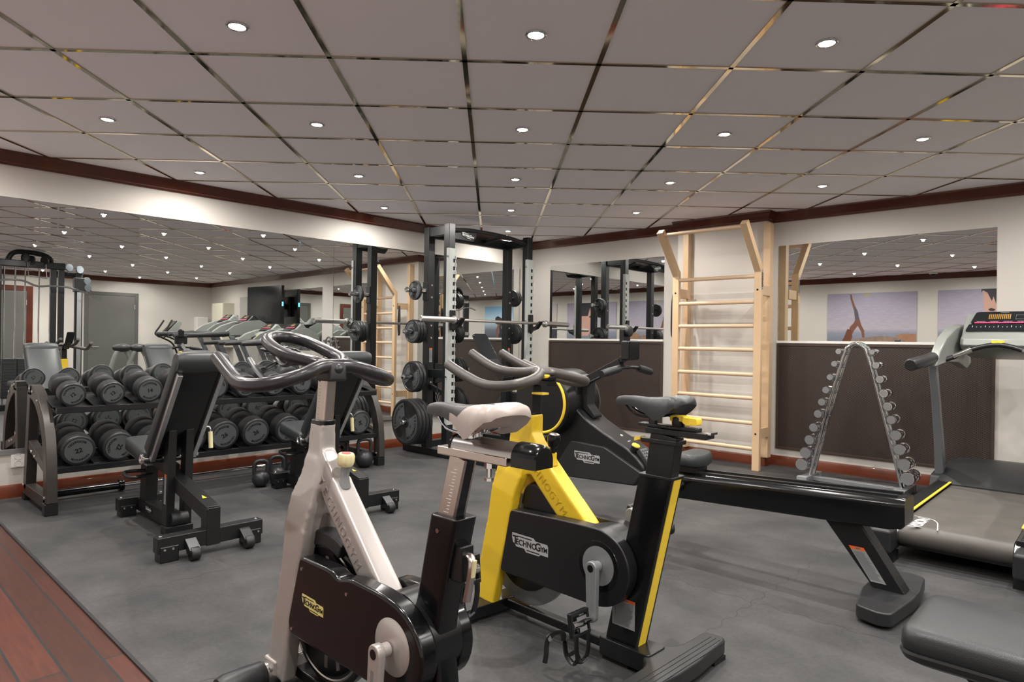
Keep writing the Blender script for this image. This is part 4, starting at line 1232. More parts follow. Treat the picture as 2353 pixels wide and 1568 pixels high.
def saddle(parent, s_nose, s_rear, ztop, mats, hw=.088):
    """loft from nose to tail; two materials: rim and top panel"""
    ln = s_nose - s_rear
    secs = [  # u along, half width, top z, centre dip, skirt depth
        (0.00, .010, -.020, 0, .012), (.02, .020, -.010, 0, .024), (.10, .024, -.004, .000, .030), (.25, .025, -.002, .001, .034), (.42, .033, -.003, .002, .044),
        (.55, .047, .000, .004, .064), (.68, .066, .006, .006, .082), (.80, .083, .012, .009, .080), (.90, .088, .014, .011, .060), (.97, .080, .008, .010, .036), (1.0, .066, -.004, .008, .022)]
    # resample smoothly
    keys = list(zip(*secs)); N = 64; fine = []
    for i in range(N+1):
        u = i/N
        for k in range(len(secs)-1):
            if secs[k][0] <= u <= secs[k+1][0] + 1e-9:
                a, b = secs[k], secs[k+1]; f = (u-a[0])/(b[0]-a[0]); f = f*f*(3-2*f) if False else f
                fine.append(tuple(a[q]+(b[q]-a[q])*f for q in range(5))); break
    m = MB(); n = 52; rs = []
    for u, w, zt, dip, sk in fine:
        s = s_nose - ln*u; w = w*hw/.088; ring = []
        for j in range(n):
            q = j/(n-1)*2-1          # -1..1 over the top
            y = w*math.sin(q*PI/2)*1.0
            z = zt - sk*(abs(q)**3.2) - dip*math.exp(-(q/.28)**2)
            ring.append((s, y, ztop+z))
        for j in range(10):          # underside
            q = 1-2*(j+1)/11
            ring.append((s, w*.86*math.sin(q*PI/2), ztop+zt-sk*.86+.006*math.cos(q*PI/2)))
        rs.append(ring)
    base = len(m.f)
    m.rings(rs)
    if len(mats) > 1:
        nn = n+10
        for fi, f in enumerate(m.f):
            if len(f) != 4: continue
            i, j = divmod(f[0], nn)
            u = i/N; q = (j/(n-1)*2-1) if j < n else 9
            lim = .80 if u < .50 else .80-(u-.50)*2.6
            m.m[fi] = 1 if (u < .36 or (u < .78 and abs(q) < lim)) else 0
    o = obj('saddle', m, mats, parent, angle=70)
    r = MB()
    for y in (-1, 1):
        r.tube(cr([(s_nose-ln*.14, y*.012, ztop-.030), (s_nose-ln*.3, y*.022, ztop-.062), (s_nose-ln*.52, y*.024, ztop-.070), (s_nose-ln*.72, y*.03, ztop-.060), (s_nose-ln*.88, y*.04, ztop-.030)], 4), .0038, 8)
    obj('saddle_rail', r, M['chrome'] if len(mats) > 1 else M['gloss'], parent)
    return o

def pedal(parent, s, t, z, side, tilt):
    """cage pedal: black plate with chrome binding and axle, black toe cage and strap; side +1 outwards towards +t"""
    R = Matrix.Rotation(tilt, 3, 'Y'); o = Vector((s, t, z))
    def W(v): return o + R @ Vector(v)
    b = MB()
    for x in (-.034, .034): b.box(W((x, side*.06, 0)), (.012, .092, .020), R)
    b.box(W((0, side*.018, 0)), (.078, .010, .018), R); b.box(W((0, side*.102, 0)), (.078, .010, .018), R)
    pe = obj('pedal', b, M['plastic'], parent, bevel=.002)
    c = MB()
    c.tube([W((0, 0, 0)), W((0, side*.03, 0)), W((0, side*.045, 0)), W((0, side*.10, 0))], [.0125, .0135, .018, .016], 16)
    c.box(W((.020, side*.06, .011)), (.016, .05, .014), R); c.box(W((-.022, side*.06, .010)), (.014, .055, .012), R)
    c.box(W((.018, side*.058, -.011)), (.018, .04, .012), R); c.box(W((-.018, side*.062, -.012)), (.014, .05, .010), R)
    for yy in (.04, .08): c.tube([W((.034, side*yy, .016)), W((.0, side*yy, .022)), W((-.03, side*yy, .014))], .0035, 6)
    obj('pedal_binding', c, M['chrome'], pe, bevel=.0015)
    c = MB()
    for y in (.028, .092):
        c.tube(cr([W((.036, side*y, -.008)), W((.075, side*y, -.004)), W((.118, side*(.06+(y-.06)*.75), .006)), W((.132, side*(.06+(y-.06)*.6), .030)), W((.105, side*(.06+(y-.06)*.8), .050)), W((.06, side*y, .046))], 4), .0105, 8, flat=.42)
    c.tube(cr([W((.120, side*.034, .008)), W((.128, side*.06, .010)), W((.120, side*.086, .008))], 4), .0095, 8, flat=.6)
    c.tube(cr([W((.105, side*.034, .050)), W((.110, side*.06, .052)), W((.105, side*.086, .050))], 4), .0085, 8, flat=.6)
    obj('toe_cage', c, M['plastic'], pe)
    sp = MB()
    p0 = W((.055, side*.095, .048)); p1 = W((.02, side*.112, .03))
    pts = [W((.055, side*.03, .05)), W((.058, side*.06, .056)), p0, p1]
    if side > 0:
        dn = Vector((0, 0, -1)); f = Vector((1, 0, 0))
        pts += [p1 + Vector((.03, .012, -.012)), p1 + Vector((.055, .016, -.045)), p1 + Vector((.058, .018, -.09)), p1 + Vector((.064, .018, -.12))]
    sp.tube(cr(pts, 4), .0085, 8, flat=.32)
    obj('pedal_strap', sp, M['rubber'], pe)
    if side > 0: obj('strap_buckle', MB().box(p1 + Vector((.045, .014, -.028)), (.018, .010, .022), Matrix.Rotation(.7, 3, 'Y')), M['chrome'], pe, bevel=.001)
    return pe

def crank_set(t, s, z, m, ang_near, tn, tf, ln0=.168, ptilt=(0, 0), lf=.15):
    """near crank pointing at angle ang_near in the s-z plane, far one opposite"""
    for side, a, tt, pt in ((1, ang_near, tn, ptilt[0]), (-1, ang_near+PI, -tf, ptilt[1])):
        ln = ln0 if side > 0 else lf
        d = Vector((math.cos(a), 0, math.sin(a)))
        c = MB(); n = Vector((-d.z, 0, d.x))
        pts = []
        for k in range(13):
            q = PI/2+PI*k/12; pts.append((math.cos(q)*.0235, math.sin(q)*.0235))
        for k in range(13):
            q = -PI/2+PI*k/12; pts.append((ln+math.cos(q)*.019, math.sin(q)*.019))
        fn = lambda u, v, w: Vector((s, 0, z)) + d*u + n*v + Vector((0, w, 0))
        c.prism(pts, fn, tt-.0115, tt+.0115)
        c.lathe([(.018, 0), (.018, .03)], axis_m((s, tt-side*.035, z), (0, side, 0)), 20)
        ca = obj('crank', c, m, t, bevel=.004, angle=30)
        h = MB()
        h.lathe([(.0125, 0), (.0125, .0008)], axis_m((s, tt+side*.0118, z), (0, side, 0)), 20)
        obj('crank_bolt', h, M['gloss'], ca)
        g = MB(); g.prism(rpoly([(.04, -.006), (ln-.035, -.005), (ln-.035, .005), (.04, .006)], .004, 3), fn, tt+side*.0112, tt+side*.0119)
        obj('crank_groove', g, M['silver2'], ca, smooth=False)
        p = Vector((s, tt, z)) + d*ln
        pedal(ca, p.x, p.y+side*.012, p.z, side, pt)

# =================================================== silver bike in front
wb = thing('indoor_bike', 'silver indoor bike with white-rimmed saddle and pale yellow knob, nearest the camera', 'exercise bike', (-1.5, 1.11, 0), PI, 'indoor bikes')
f = MB()
f.slab([(.36, 0, .870, .027, .037), (.366, 0, .80, .028, .038), (.372, 0, .72, .030, .040), (.375, 0, .64, .034, .05), (.378, 0, .585, .04, .05)])
for y in (.044, -.044):
    f.slab([(.368, y*.25, .76, .026, .038), (.372, y*.4, .70, .028, .044), (.388, y*.75, .62, .030, .062), (.405, y*1.0, .54, .028, .062), (.428, y*1.15, .40, .025, .052), (.456, y*1.3, .25, .025, .052), (.488, y*1.45, .05, .025, .056)])
f.slab([(.355, 0, .76, .026, .036), (.315, 0, .715, .030, .042), (.26, 0, .655, .035, .043), (.019, 0, .41, .035, .043), (-.09, 0, .30, .035, .043)])
fr = obj('frame', f, M['silver'], wb, angle=60)
rm = fr.modifiers.new('fuse', 'REMESH'); rm.mode = 'VOXEL'; rm.voxel_size = .0055; rm.use_smooth_shade = True
sm = fr.modifiers.new('soften', 'SMOOTH'); sm.factor = .5; sm.iterations = 14
d = Vector((-.7, 0, -.712)); u = Vector((-.712, 0, .7))
x = MB()
word = 'TECHNOGYM'
for k, ch in enumerate(word):
    p = Vector((.310, .0372, .690)) + Vector((-.0252*k, 0, -.0256*k))
    x.text(ch, .040, frame_m(p - Vector((0, .0035, 0)), d, u), .006)
obj('frame_lettering', x, M['silver_lt'], fr, smooth=False, recalc=False)
# knob boss and brake knob
ko = MB().lathe([(.021, -.02), (.0155, .0), (.0135, .012), (.0135, .05)], axis_m((.235, 0, .700), (-.10, 0, 1)), 24)
kb = obj('brake_stem', ko, M['silver2'], wb)
n = 40; rs = []
for h, r in ((.045, .019), (.05, .0225), (.058, .0245), (.077, .0245), (.083, .022), (.084, .017)):
    rs.append([axis_m((.235, 0, .700), (-.10, 0, 1)) @ Vector(((r+(.0012 if j % 4 < 2 else 0))*math.cos(2*PI*j/n), (r+(.0012 if j % 4 < 2 else 0))*math.sin(2*PI*j/n), h)) for j in range(n)])
kk = obj('brake_knob', MB().rings(rs), M['paleyel'], kb, angle=50)
obj('knob_cap', MB().lathe([(.017, .088), (.016, .0905), (.001, .0905)], axis_m((.235, 0, .700), (-.10, 0, 1)), 28), M['red'], kk) if False else None
rc = obj('knob_cap', MB().lathe([(.0135, .083), (.0135, .0855), (.001, .086)], axis_m((.235, 0, .700), (-.10, 0, 1)), 28), M['red'], kb)
# handlebar post with collar
f = MB().slab([(.362, 0, .80, .019, .027), (.338, 0, 1.02, .019, .027)])
hp = obj('handlebar_post', f, M['copper'], wb, bevel=.008, seg=3)
tk = MB()
for k in range(12): tk.bb(.356-.0018*k*.6+.002, .356-.0018*k*.6+.012-(.004 if k % 2 else 0), .0188, .0196, .87+.010*k, .8715+.010*k)
obj('post_scale', tk, M['silver2'], hp, smooth=False)
obj('post_screw', MB().lathe([(.006, 0), (.006, .001)], axis_m((.352, .019, 1.0), (0,1,0)), 12), M['darkhole'], hp)
cl = MB().rings([[(.36+a, b, z) for a, b in rpoly([(-.037, -.027), (.037, -.027), (.037, .027), (-.037, .027)], .016, 5)] for z in (.858, .874)])
obj('post_collar', cl, M['gloss'], wb, bevel=.003)
# handlebar: moulded bar with outer grips and inner loop
hb = MB()
rr = .0195
for y in (1, -1):
    hb.tube(cr([(.31, 0, 1.045), (.285, y*.06, 1.042), (.27, y*.13, 1.02), (.30, y*.20, .998), (.36, y*.232, .990), (.43, y*.238, .993), (.50, y*.232, 1.012), (.58, y*.224, 1.042), (.645, y*.218, 1.066)], 5), [rr*1.0]*41 if False else rr*1.12, 14)
    hb.tube(cr([(.30, y*.03, 1.045), (.34, y*.055, 1.058), (.42, y*.082, 1.072), (.52, y*.085, 1.095), (.60, y*.07, 1.118), (.645, y*.035, 1.13), (.655, 0, 1.132)], 5), rr*1.05, 14)
hb.ball((.315, 0, 1.035), (.047, .036, .030), 20, 12)
hbo = obj('handlebar', hb, M['grip'], wb, angle=70)
rm = hbo.modifiers.new('fuse', 'REMESH'); rm.mode = 'VOXEL'; rm.voxel_size = .0045; rm.use_smooth_shade = True
sm = hbo.modifiers.new('soften', 'SMOOTH'); sm.factor = .5; sm.iterations = 6
hx = rpoly([(-.044, -.032), (.044, -.032), (.044, .032), (-.044, .032)], .014, 5)
obj('handlebar_clamp', MB().rings([[(.318+a*k, b*k, z) for a, b in hx] for z, k in ((.998, .92), (1.004, 1), (1.045, 1), (1.058, .85))]), M['rubber2'], wb, bevel=.004, angle=50)
tr = MB()
tr.beam((.50, 0, 1.045), (.66, 0, 1.07), .09, .012)
for y in (-.045, .045):
    tr.tube(cr([(.42, y*1.6, 1.06), (.50, y*1.2, 1.04), (.56, y, 1.05), (.62, y, 1.085), (.68, y, 1.09)], 4), .011, 8, flat=.6)
tr.tube([(.68, -.045, 1.09), (.68, .045, 1.09)], .011, 8)
for y in (.13,):
    tr.tube(cr([(.44, y*1.2, 1.00), (.52, y*1.1, 1.025), (.60, y, 1.06)], 3), .010, 8, flat=.6)
    tr.tube(cr([(.50, y, 1.03), (.54, y*.8, 1.03), (.57, y*.4, 1.045)], 3), .009, 8, flat=.6)
obj('console_bracket', tr, M['plastic'], wb)
# seat tube sleeve, post, slider, saddle
sl = MB()
rs = []
for s, z, hs, ht in ((-.262, .692, .050, .037), (-.235, .58, .049, .037), (-.205, .45, .049, .036), (-.19, .36, .052, .036), (-.20, .25, .058, .036), (-.235, .15, .062, .038), (-.28, .05, .07, .042)):
    rs.append([(s+a, b, z) for a, b in rpoly([(-hs, -ht), (hs, -ht), (hs, ht), (-hs, ht)], .014, 4)])
sl.rings(rs)
so = obj('seat_tube', sl, M['gloss'], wb, bevel=.004, angle=50)
sc = MB()
for s, z, t_ in ((-.245, .655, .0372), (-.165, .39, .0365)): sc.lathe([(.006, 0), (.006, .003), (.002, .003)], axis_m((s, t_, z), (0,1,0)), 10)
obj('screw', sc, M['chrome'], so)
lv = MB().tube(cr([(-.305, .0, .60), (-.325, .0, .60), (-.335, .004, .575), (-.318, .004, .49)], 4), .011, 10, flat=.6)
lo = obj('seat_lever', lv, M['copper'], wb)
obj('lever_bracket', MB().bb(-.315, -.275, -.022, .022, .535, .625), M['plastic'], lo, bevel=.005)
obj('lever_cap', MB().box((-.342, .004, .575), (.006, .012, .045), Matrix.Rotation(-.15, 3, 'Y')), M['paleyel'], lo, bevel=.002)
f = MB().slab([(-.245, 0, .66, .021, .029), (-.295, 0, .845, .021, .029)])
po = obj('seat_post', f, M['copper'], wb, bevel=.004)
ins = MB().slab([(-.276, 0, .668, .013, .0012), (-.322, 0, .838, .013, .0012)])
obj('post_insert', ins, M['plastic'], po, smooth=False)
tk = MB()
for k in range(16):
    z = .70+.0085*k; s = -.257-(z-.70)*.27
    w = .018 if k % 4 == 0 else .010
    tk.bb(s-.008, s-.008+w, .0208, .0216, z, z+.0015)
obj('post_scale', tk, M['white'], po, smooth=False)
sd = MB().bb(-.475, -.235, -.036, .036, .845, .866)
s1 = obj('slider_rail', sd, M['copper'], wb, bevel=.003)
body = MB()
rs = []
for s, k in ((-.282, 1), (-.49, 1)):
    rs.append([(s, .034*math.cos(q), .866+.032*math.sin(q)) for q in [PI*i/16 for i in range(17)]])
body.rings(rs)
s2 = obj('slider_body', body, M['steel'], s1, angle=40)
rs = []
for s, k in ((-.488, 1.04), (-.535, 1.04), (-.553, .98), (-.558, .85)):
    rs.append([(s, .034*k*math.cos(q), .866+.034*k*math.sin(q)) for q in [PI*i/16 for i in range(17)]] + [(s, -.034*k, .848), (s, .034*k, .848)])
obj('slider_cap', MB().rings(rs), M['gloss'], s1, angle=40)
rs = []
for s in (-.276, -.282): rs.append([(s, .036*math.cos(q), .866+.034*math.sin(q)) for q in [PI*i/16 for i in range(17)]])
obj('slider_ring', MB().rings(rs), M['gloss'], s1)
obj('clamp_bolt', MB().lathe([(.006, -.045), (.006, -.02), (.012, -.02), (.012, -.002), (.016, -.002), (.016, .0)], axis_m((-.385, 0, .846), (0,0,1)), 6).lathe([(.011, -.05), (.011, -.043)], axis_m((-.385, 0, .846), (0,0,1)), 6), M['chrome'], s1)
cm = MB()
cm.lathe([(.02, -.012), (.016, .02)], axis_m((-.335, 0, .90), (0,0,1)), 16)
for y in (-.024, .024): cm.lathe([(.008, -.013), (.017, -.012), (.017, .012), (.008, .013)], axis_m((-.335, y*1.35, .917), (0,1,0)), 20)
cm.tube([(-.335, -.045, .917), (-.335, .045, .917)], .009, 12)
obj('saddle_clamp', cm, M['chrome'], wb)
saddle(wb, -.165, -.455, .974, [M['saddlew'], M['saddleg']])
# chain cover, crank disc, cranks
cov = rpoly([(.318, .474), (.145, .474), (.108, .458), (.05, .474), (-.10, .472), (-.19, .455), (-.255, .40), (-.272, .33), (-.235, .255), (-.16, .222), (.0, .224), (.375, .222), (.385, .26)], [.02, .02, .02, .02, .06, .05, .05, .06, .06, .06, 0, .02, .03], 4)
co = obj('chain_cover', MB().prism(cov, lambda a, b, d: (a, d, b), .045, .100), M['gloss'], wb, bevel=.010, seg=3, angle=30)
sc = MB()
for s, z in ((.30, .44), (.06, .43), (.355, .245)): sc.lathe([(.005, 0), (.005, .003), (.002, .003)], axis_m((s, .1, z), (0,1,0)), 10)
obj('screw', sc, M['chrome'], co)
badge_part(.118, frame_m((.236, .1002, .347), (-1, 0, -.02), (0, 0, 1)), co, M['logoy'])
obj('crank_disc', MB().lathe([(.072, -.004), (.072, .002), (.066, .006), (.03, .010), (.001, .010)], axis_m((-.147, .098, .353), (0,1,0)), 40), M['silver'], wb, angle=30)
far_cov = rpoly([(.05, .45), (-.10, .46), (-.24, .42), (-.26, .33), (-.22, .25), (-.1, .23), (.05, .24)], .05, 4)
obj('far_cover', MB().prism(far_cov, lambda a, b, d: (a, d, b), -.085, -.04), M['gloss'], wb, bevel=.008, angle=30)
obj('bottom_bracket', MB().prism(rpoly([(-.02, .44), (-.13, .475), (-.24, .42), (-.26, .34), (-.20, .24), (-.05, .26)], .04, 4), lambda a, b, d: (a, d, b), -.045, .05), M['plastic'], wb)
crank_set(wb, -.147, .353, M['silver'], rad(-86), .145, .072, ptilt=(rad(80), rad(95)), lf=.135)
# flywheel with fender
fw = MB().lathe([(.02, -.012), (.17, -.012), (.18, -.016), (.215, -.016), (.222, -.012), (.222, .012), (.215, .016), (.18, .016), (.17, .012), (.02, .012)], axis_m((.305, 0, .285), (0,1,0)), 64)
fo = obj('flywheel', fw, M['gloss'], wb, angle=30)
obj('flywheel_rim', MB().lathe([(.196, .0165), (.200, .0185), (.204, .0165)], axis_m((.305, 0, .285), (0,1,0)), 64, cap=False), M['steel'], fo)
sp = MB()
for k in (-1, 1):
    for dz in (1, -1):
        sp.beam((.272+.028*k, .0125, .285+dz*.10), (.268+.030*k+.006*k, .0125, .285+dz*.178), .0012, .018, up=(1,0,0))
obj('flywheel_stripe', sp, M['copper'], fo, smooth=False)
fe = MB(); rs = []
for i in range(19):
    a = rad(5) + rad(115)*i/18
    rs.append([(.305+r*math.cos(a+PI/2-rad(95)+0)*1, t_, .285+r*math.sin(a+PI/2-rad(95))) for r, t_ in ((.205, -.028), (.252, -.028), (.252, .030), (.205, .030))])
fe.rings(rs)
obj('fender', fe, M['rubber2'], wb, bevel=.006, angle=40)
# feet
for s, nm in ((.515, 'front_foot'), (-.33, 'rear_foot')):
    ff = MB().tube([(s, -.24, .048), (s, .24, .048)], .038, 18)
    if nm == 'rear_foot': ff.slab([(-.33, 0, .045, .045, .03), (-.25, 0, .06, .04, .04)])
    fo = obj(nm, ff, M['steel'] if nm == 'front_foot' else M['plastic'], wb, angle=40)
    cc = MB()
    for y in (-1, 1): cc.lathe([(.042, .11), (.045, .115), (.045, .235), (.038, .255), (.01, .258)], axis_m((s, 0, .048), (0, y, 0)), 24)
    obj_each('foot_sleeve', cc, M['rubber2'], fo, angle=40)
    pd = MB()
    for y in (-1, 1): pd.bb(s-.025, s+.025, y*.15, y*.22, 0, .02)
    obj_each('foot_pad', pd, M['darkhole'], fo)
obj('base_bar', MB().bb(-.33, .515, -.025, .025, .03, .062), M['plastic'], wb, bevel=.006)
br = MB().bb(.47, .545, -.095, .095, .05, .10)
obj('foot_bracket', br, M['silver'], wb, bevel=.008)
obj('axle_bolt', MB().lathe([(.010, 0), (.010, .008), (.004, .009)], axis_m((.49, .0955, .072), (0,1,0)), 12), M['steel'], wb)

# =================================================== yellow bike
yb = thing('indoor_bike', 'yellow indoor bike with black saddle and yellow-striped seat tube', 'exercise bike', (-1.5, 2.0, 0), rad(178), 'indoor bikes')
f = MB()
f.slab([(.303, 0, .838, .034, .058), (.307, 0, .75, .036, .060), (.312, 0, .68, .039, .064), (.318, 0, .60, .042, .065)])
for y in (.06, -.06):
    f.slab([(.315, y*.25, .70, .026, .055), (.335, y*.8, .60, .026, .068), (.358, y*1.0, .52, .024, .064), (.385, y*1.1, .36, .022, .062), (.420, y*1.2, .20, .022, .060), (.449, y*1.3, .055, .022, .058)])
f.slab([(.29, 0, .74, .030, .05), (.244, 0, .665, .035, .052), (.10, 0, .525, .036, .052), (-.036, 0, .400, .036, .050), (-.10, 0, .34, .034, .045)])
fr = obj('frame', f, M['yellow'], yb, angle=60)
rm = fr.modifiers.new('fuse', 'REMESH'); rm.mode = 'VOXEL'; rm.voxel_size = .0055; rm.use_smooth_shade = True
sm = fr.modifiers.new('soften', 'SMOOTH'); sm.factor = .5; sm.iterations = 3
d = Vector((-.735, 0, -.68)); u = Vector((-.68, 0, .735))
x = MB()
for k, ch in enumerate(word):
    p = Vector((.292, .0352, .690)) + d*(.0375*k)
    x.text(ch, .042, frame_m(p, d, u), .006)
obj('frame_lettering', x, M['yellow_lt'], fr, smooth=False, recalc=False)
kb = MB().lathe([(.028, -.025), (.019, 0), (.018, .02)], axis_m((.165, 0, .672), (-.12, 0, 1)), 24)
obj('knob_boss', kb, M['yellow'], yb)
kn = obj('brake_knob', MB().lathe([(.012, .02), (.012, .04), (.020, .045), (.024, .06), (.026, .085), (.022, .094)], axis_m((.165, 0, .672), (-.12, 0, 1)), 28), M['gloss'], yb)
obj('knob_cap', MB().lathe([(.022, .0935), (.016, .097), (.001, .098)], axis_m((.165, 0, .672), (-.12, 0, 1)), 28), M['copper'], kn)
# handlebar post
f = MB().slab([(.305, 0, .72, .027, .047), (.292, 0, .955, .027, .047)])
hp = obj('handlebar_post', f, M['plastic'], yb, bevel=.004)
cl = MB().rings([[(.304+a, b, z) for a, b in rpoly([(-.055, -.034), (.055, -.034), (.055, .034), (-.055, .034)], .012, 4)] for z in (.830, .842)])
obj('post_collar', cl, M['gloss'], yb, bevel=.002)
l1 = obj('height_lever', MB().bb(.195, .255, -.012, .028, .917, .926), M['yellow2'], hp, bevel=.003)
hs = MB().bb(.17, .36, -.028, .028, .955, .975).bb(.165, .34, -.02, .02, .975, .992)
h2 = obj('handlebar_slider', hs, M['gloss'], yb, bevel=.003)
obj('slide_lever', MB().prism(rpoly([(.265, 1.0), (.235, 1.008), (.215, 1.0), (.17, 1.0), (.17, .985), (.215, .985), (.25, .99)], .006, 3), lambda a, b, d: (a, d, b), .012, .042), M['yellow2'], h2, bevel=.003)
hb = MB(); rr = .0208
for y in (1, -1):
    hb.tube(cr([(.26, 0, 1.012), (.20, y*.04, 1.005), (.155, y*.12, .985), (.165, y*.20, .968), (.23, y*.238, .958), (.31, y*.245, .962), (.40, y*.238, .984), (.48, y*.23, 1.008), (.55, y*.222, 1.032)], 5), rr, 14)
    hb.tube(cr([(.24, y*.015, 1.012), (.28, y*.05, 1.005), (.34, y*.085, 1.006), (.40, y*.095, 1.018), (.48, y*.092, 1.046), (.555, y*.088, 1.078)], 5), rr*.95, 14)
hb.ball((.225, 0, 1.005), (.06, .045, .022), 20, 10)
hbo = obj('handlebar', hb, M['gripg'], yb, angle=70)
rm = hbo.modifiers.new('fuse', 'REMESH'); rm.mode = 'VOXEL'; rm.voxel_size = .0045; rm.use_smooth_shade = True
sm = hbo.modifiers.new('soften', 'SMOOTH'); sm.factor = .5; sm.iterations = 6
cn = MB(); cd = Vector((.105, 0, .14)).normalized()
cm_ = frame_m((.555, 0, 1.09), (0, -1, 0), cd)
cn.rings([[cm_ @ Vector((a, b, -.008)) for a, b in rpoly([(-.04, -.085), (.04, -.085), (.04, .085), (-.04, .085)], .012, 4)], [cm_ @ Vector((a, b, .006)) for a, b in rpoly([(-.04, -.085), (.04, -.085), (.04, .085), (-.04, .085)], .012, 4)]])
co = obj('console', cn, M['screen'], yb, bevel=.003)
cs_ = MB().beam((.42, 0, .965), (.52, 0, 1.04), .05, .03).beam((.40, 0, 1.0), (.47, 0, 1.02), .07, .012)
obj('console_stem', cs_, M['plastic'], yb, bevel=.004)
# seat tube with yellow strip
rs = []
for s, z in ((-.334, .68), (-.20, .07)):
    rs.append([(s+a, b, z) for a, b in rpoly([(-.064, -.038), (.064, -.038), (.064, .038), (-.064, .038)], .006, 3)])
so = obj('seat_tube', MB().rings(rs), M['gloss'], yb, bevel=.002, angle=40)
obj('yellow_strip', MB().slab([(-.3985, 0, .676, .022, .0012), (-.2645, 0, .074, .022, .0012)]).slab([(-.2695, 0, .676, .022, .0012), (-.1355, 0, .074, .022, .0012)]), M['yellow2'], so, smooth=False)
wm = frame_m((-.215, .0385, .185), (-1, 0, 0), (0, 0, 1))
warn_sticker(so, wm, .095, .10)
cl = MB().rings([[(-.334+a, b, z) for a, b in rpoly([(-.067, -.041), (.067, -.041), (.067, .041), (-.067, .041)], .008, 3)] for z in (.674, .684)])
obj('seat_tube_collar', cl, M['plastic'], yb, bevel=.002)
f = MB().slab([(-.325, 0, .60, .026, .050), (-.356, 0, .822, .026, .050)])
po = obj('seat_post', f, M['plastic'], yb, bevel=.004)
obj('post_bolt', MB().lathe([(.007, 0), (.006, .003), (.002, .003)], axis_m((-.388, .027, .797), (0,1,0)), 12), M['chrome'], po)
s1 = obj('slider_rail', MB().bb(-.515, -.285, -.028, .028, .822, .842).bb(-.475, -.25, -.02, .02, .842, .854).bb(-.41, -.27, -.033, .033, .79, .806), M['plastic'], yb, bevel=.003)
obj('slider_end', MB().bb(-.528, -.500, -.022, .022, .838, .846), M['chrome'], s1, bevel=.001)
obj('height_lever', MB().prism([(-.235, .80), (-.26, .806), (-.26, .796), (-.235, .788)], lambda a, b, d: (a, d, b), -.015, .02), M['yellow2'], s1)
kb_ = MB().lathe([(.02, 0), (.022, .01), (.022, .03), (.018, .034)], axis_m((-.398, 0, .852), (0,0,1)), 20)
ko = obj('slide_knob', kb_, M['plastic'], s1)
obj('slide_lever', MB().prism(rpoly([(-.375, .870), (-.375, .889), (-.42, .891), (-.435, .886), (-.475, .886), (-.475, .862), (-.43, .862), (-.42, .872)], .006, 3), lambda a, b, d: (a, d, b), -.016, .018), M['yellow2'], ko, bevel=.003)
cm = MB().lathe([(.016, 0), (.015, .055)], axis_m((-.30, 0, .848), (0,0,1)), 16)
for y in (-.022, .022): cm.lathe([(.008, -.01), (.016, -.009), (.016, .009), (.008, .01)], axis_m((-.305, y*1.2, .895), (0,1,0)), 18)
obj('saddle_clamp', cm, M['gloss'], yb)
saddle(yb, -.148, -.43, .946, [M['leather']], .08)
# covers
cov = rpoly([(.30, .458), (.02, .472), (-.16, .474), (-.235, .44), (-.275, .37), (-.272, .30), (-.225, .225), (-.15, .198), (.10, .198), (.355, .200)], [.02, .1, .06, .06, .05, .05, .05, .05, .1, .02], 4)
co = obj('chain_cover', MB().prism(cov, lambda a, b, d: (a, d, b), .040, .095), M['plastic'], yb, bevel=.012, seg=3, angle=30)
badge_part(.192, frame_m((.188, .0952, .340), (-1, 0, 0), (0, 0, 1)), co, h=.062)
obj('crank_disc', MB().lathe([(.068, -.004), (.068, .003), (.03, .004), (.001, .004)], axis_m((-.145, .0955, .345), (0,1,0)), 40), M['silver2'], yb, angle=20)
obj('crank_ring', MB().lathe([(.088, -.002), (.086, .0012), (.069, .0012), (.069, -.002)], axis_m((-.145, .0955, .345), (0,1,0)), 40, cap=False), M['gloss'], yb, angle=20)
obj('far_cover', MB().prism(cov, lambda a, b, d: (a*.9, d, b), -.085, -.035), M['plastic'], yb, bevel=.01, angle=30)
obj('bottom_bracket', MB().prism(rpoly([(-.02, .45), (-.14, .475), (-.25, .42), (-.27, .34), (-.2, .22), (-.04, .24)], .04, 4), lambda a, b, d: (a, d, b), -.04, .045), M['plastic'], yb)
crank_set(yb, -.15, .348, M['silver2'], rad(-91), .135, .095, ptilt=(rad(100), rad(165)), lf=.150)
fe = rpoly([(.292, .45), (.272, .545), (.235, .563), (.20, .553), (.13, .505), (.065, .45)], [.02, .03, .02, .02, .06, .02], 4)
obj('fender', MB().prism(fe, lambda a, b, d: (a, d, b), -.034, .034), M['plastic'], yb, bevel=.026, seg=5, angle=35)
obj('fender_edge', MB().tube(cr([(.285, 0, .47), (.268, 0, .52), (.235, 0, .533), (.19, 0, .518), (.13, 0, .475), (.09, 0, .44)], 6), .032, 16), M['gloss'], yb, angle=60)
obj('flywheel', MB().lathe([(.02, -.014), (.215, -.014), (.222, -.011), (.222, .011), (.215, .014), (.02, .014)], axis_m((.29, 0, .285), (0,1,0)), 64), M['silver2'], yb, angle=30)
obj('flywheel_inner_disc', MB().lathe([(.02, .0145), (.165, .0145), (.165, .018), (.02, .018)], axis_m((.29, 0, .285), (0,1,0)), 48), M['plastic'], yb.children[-1])  # dark plastic disc over the inner part of the flywheel
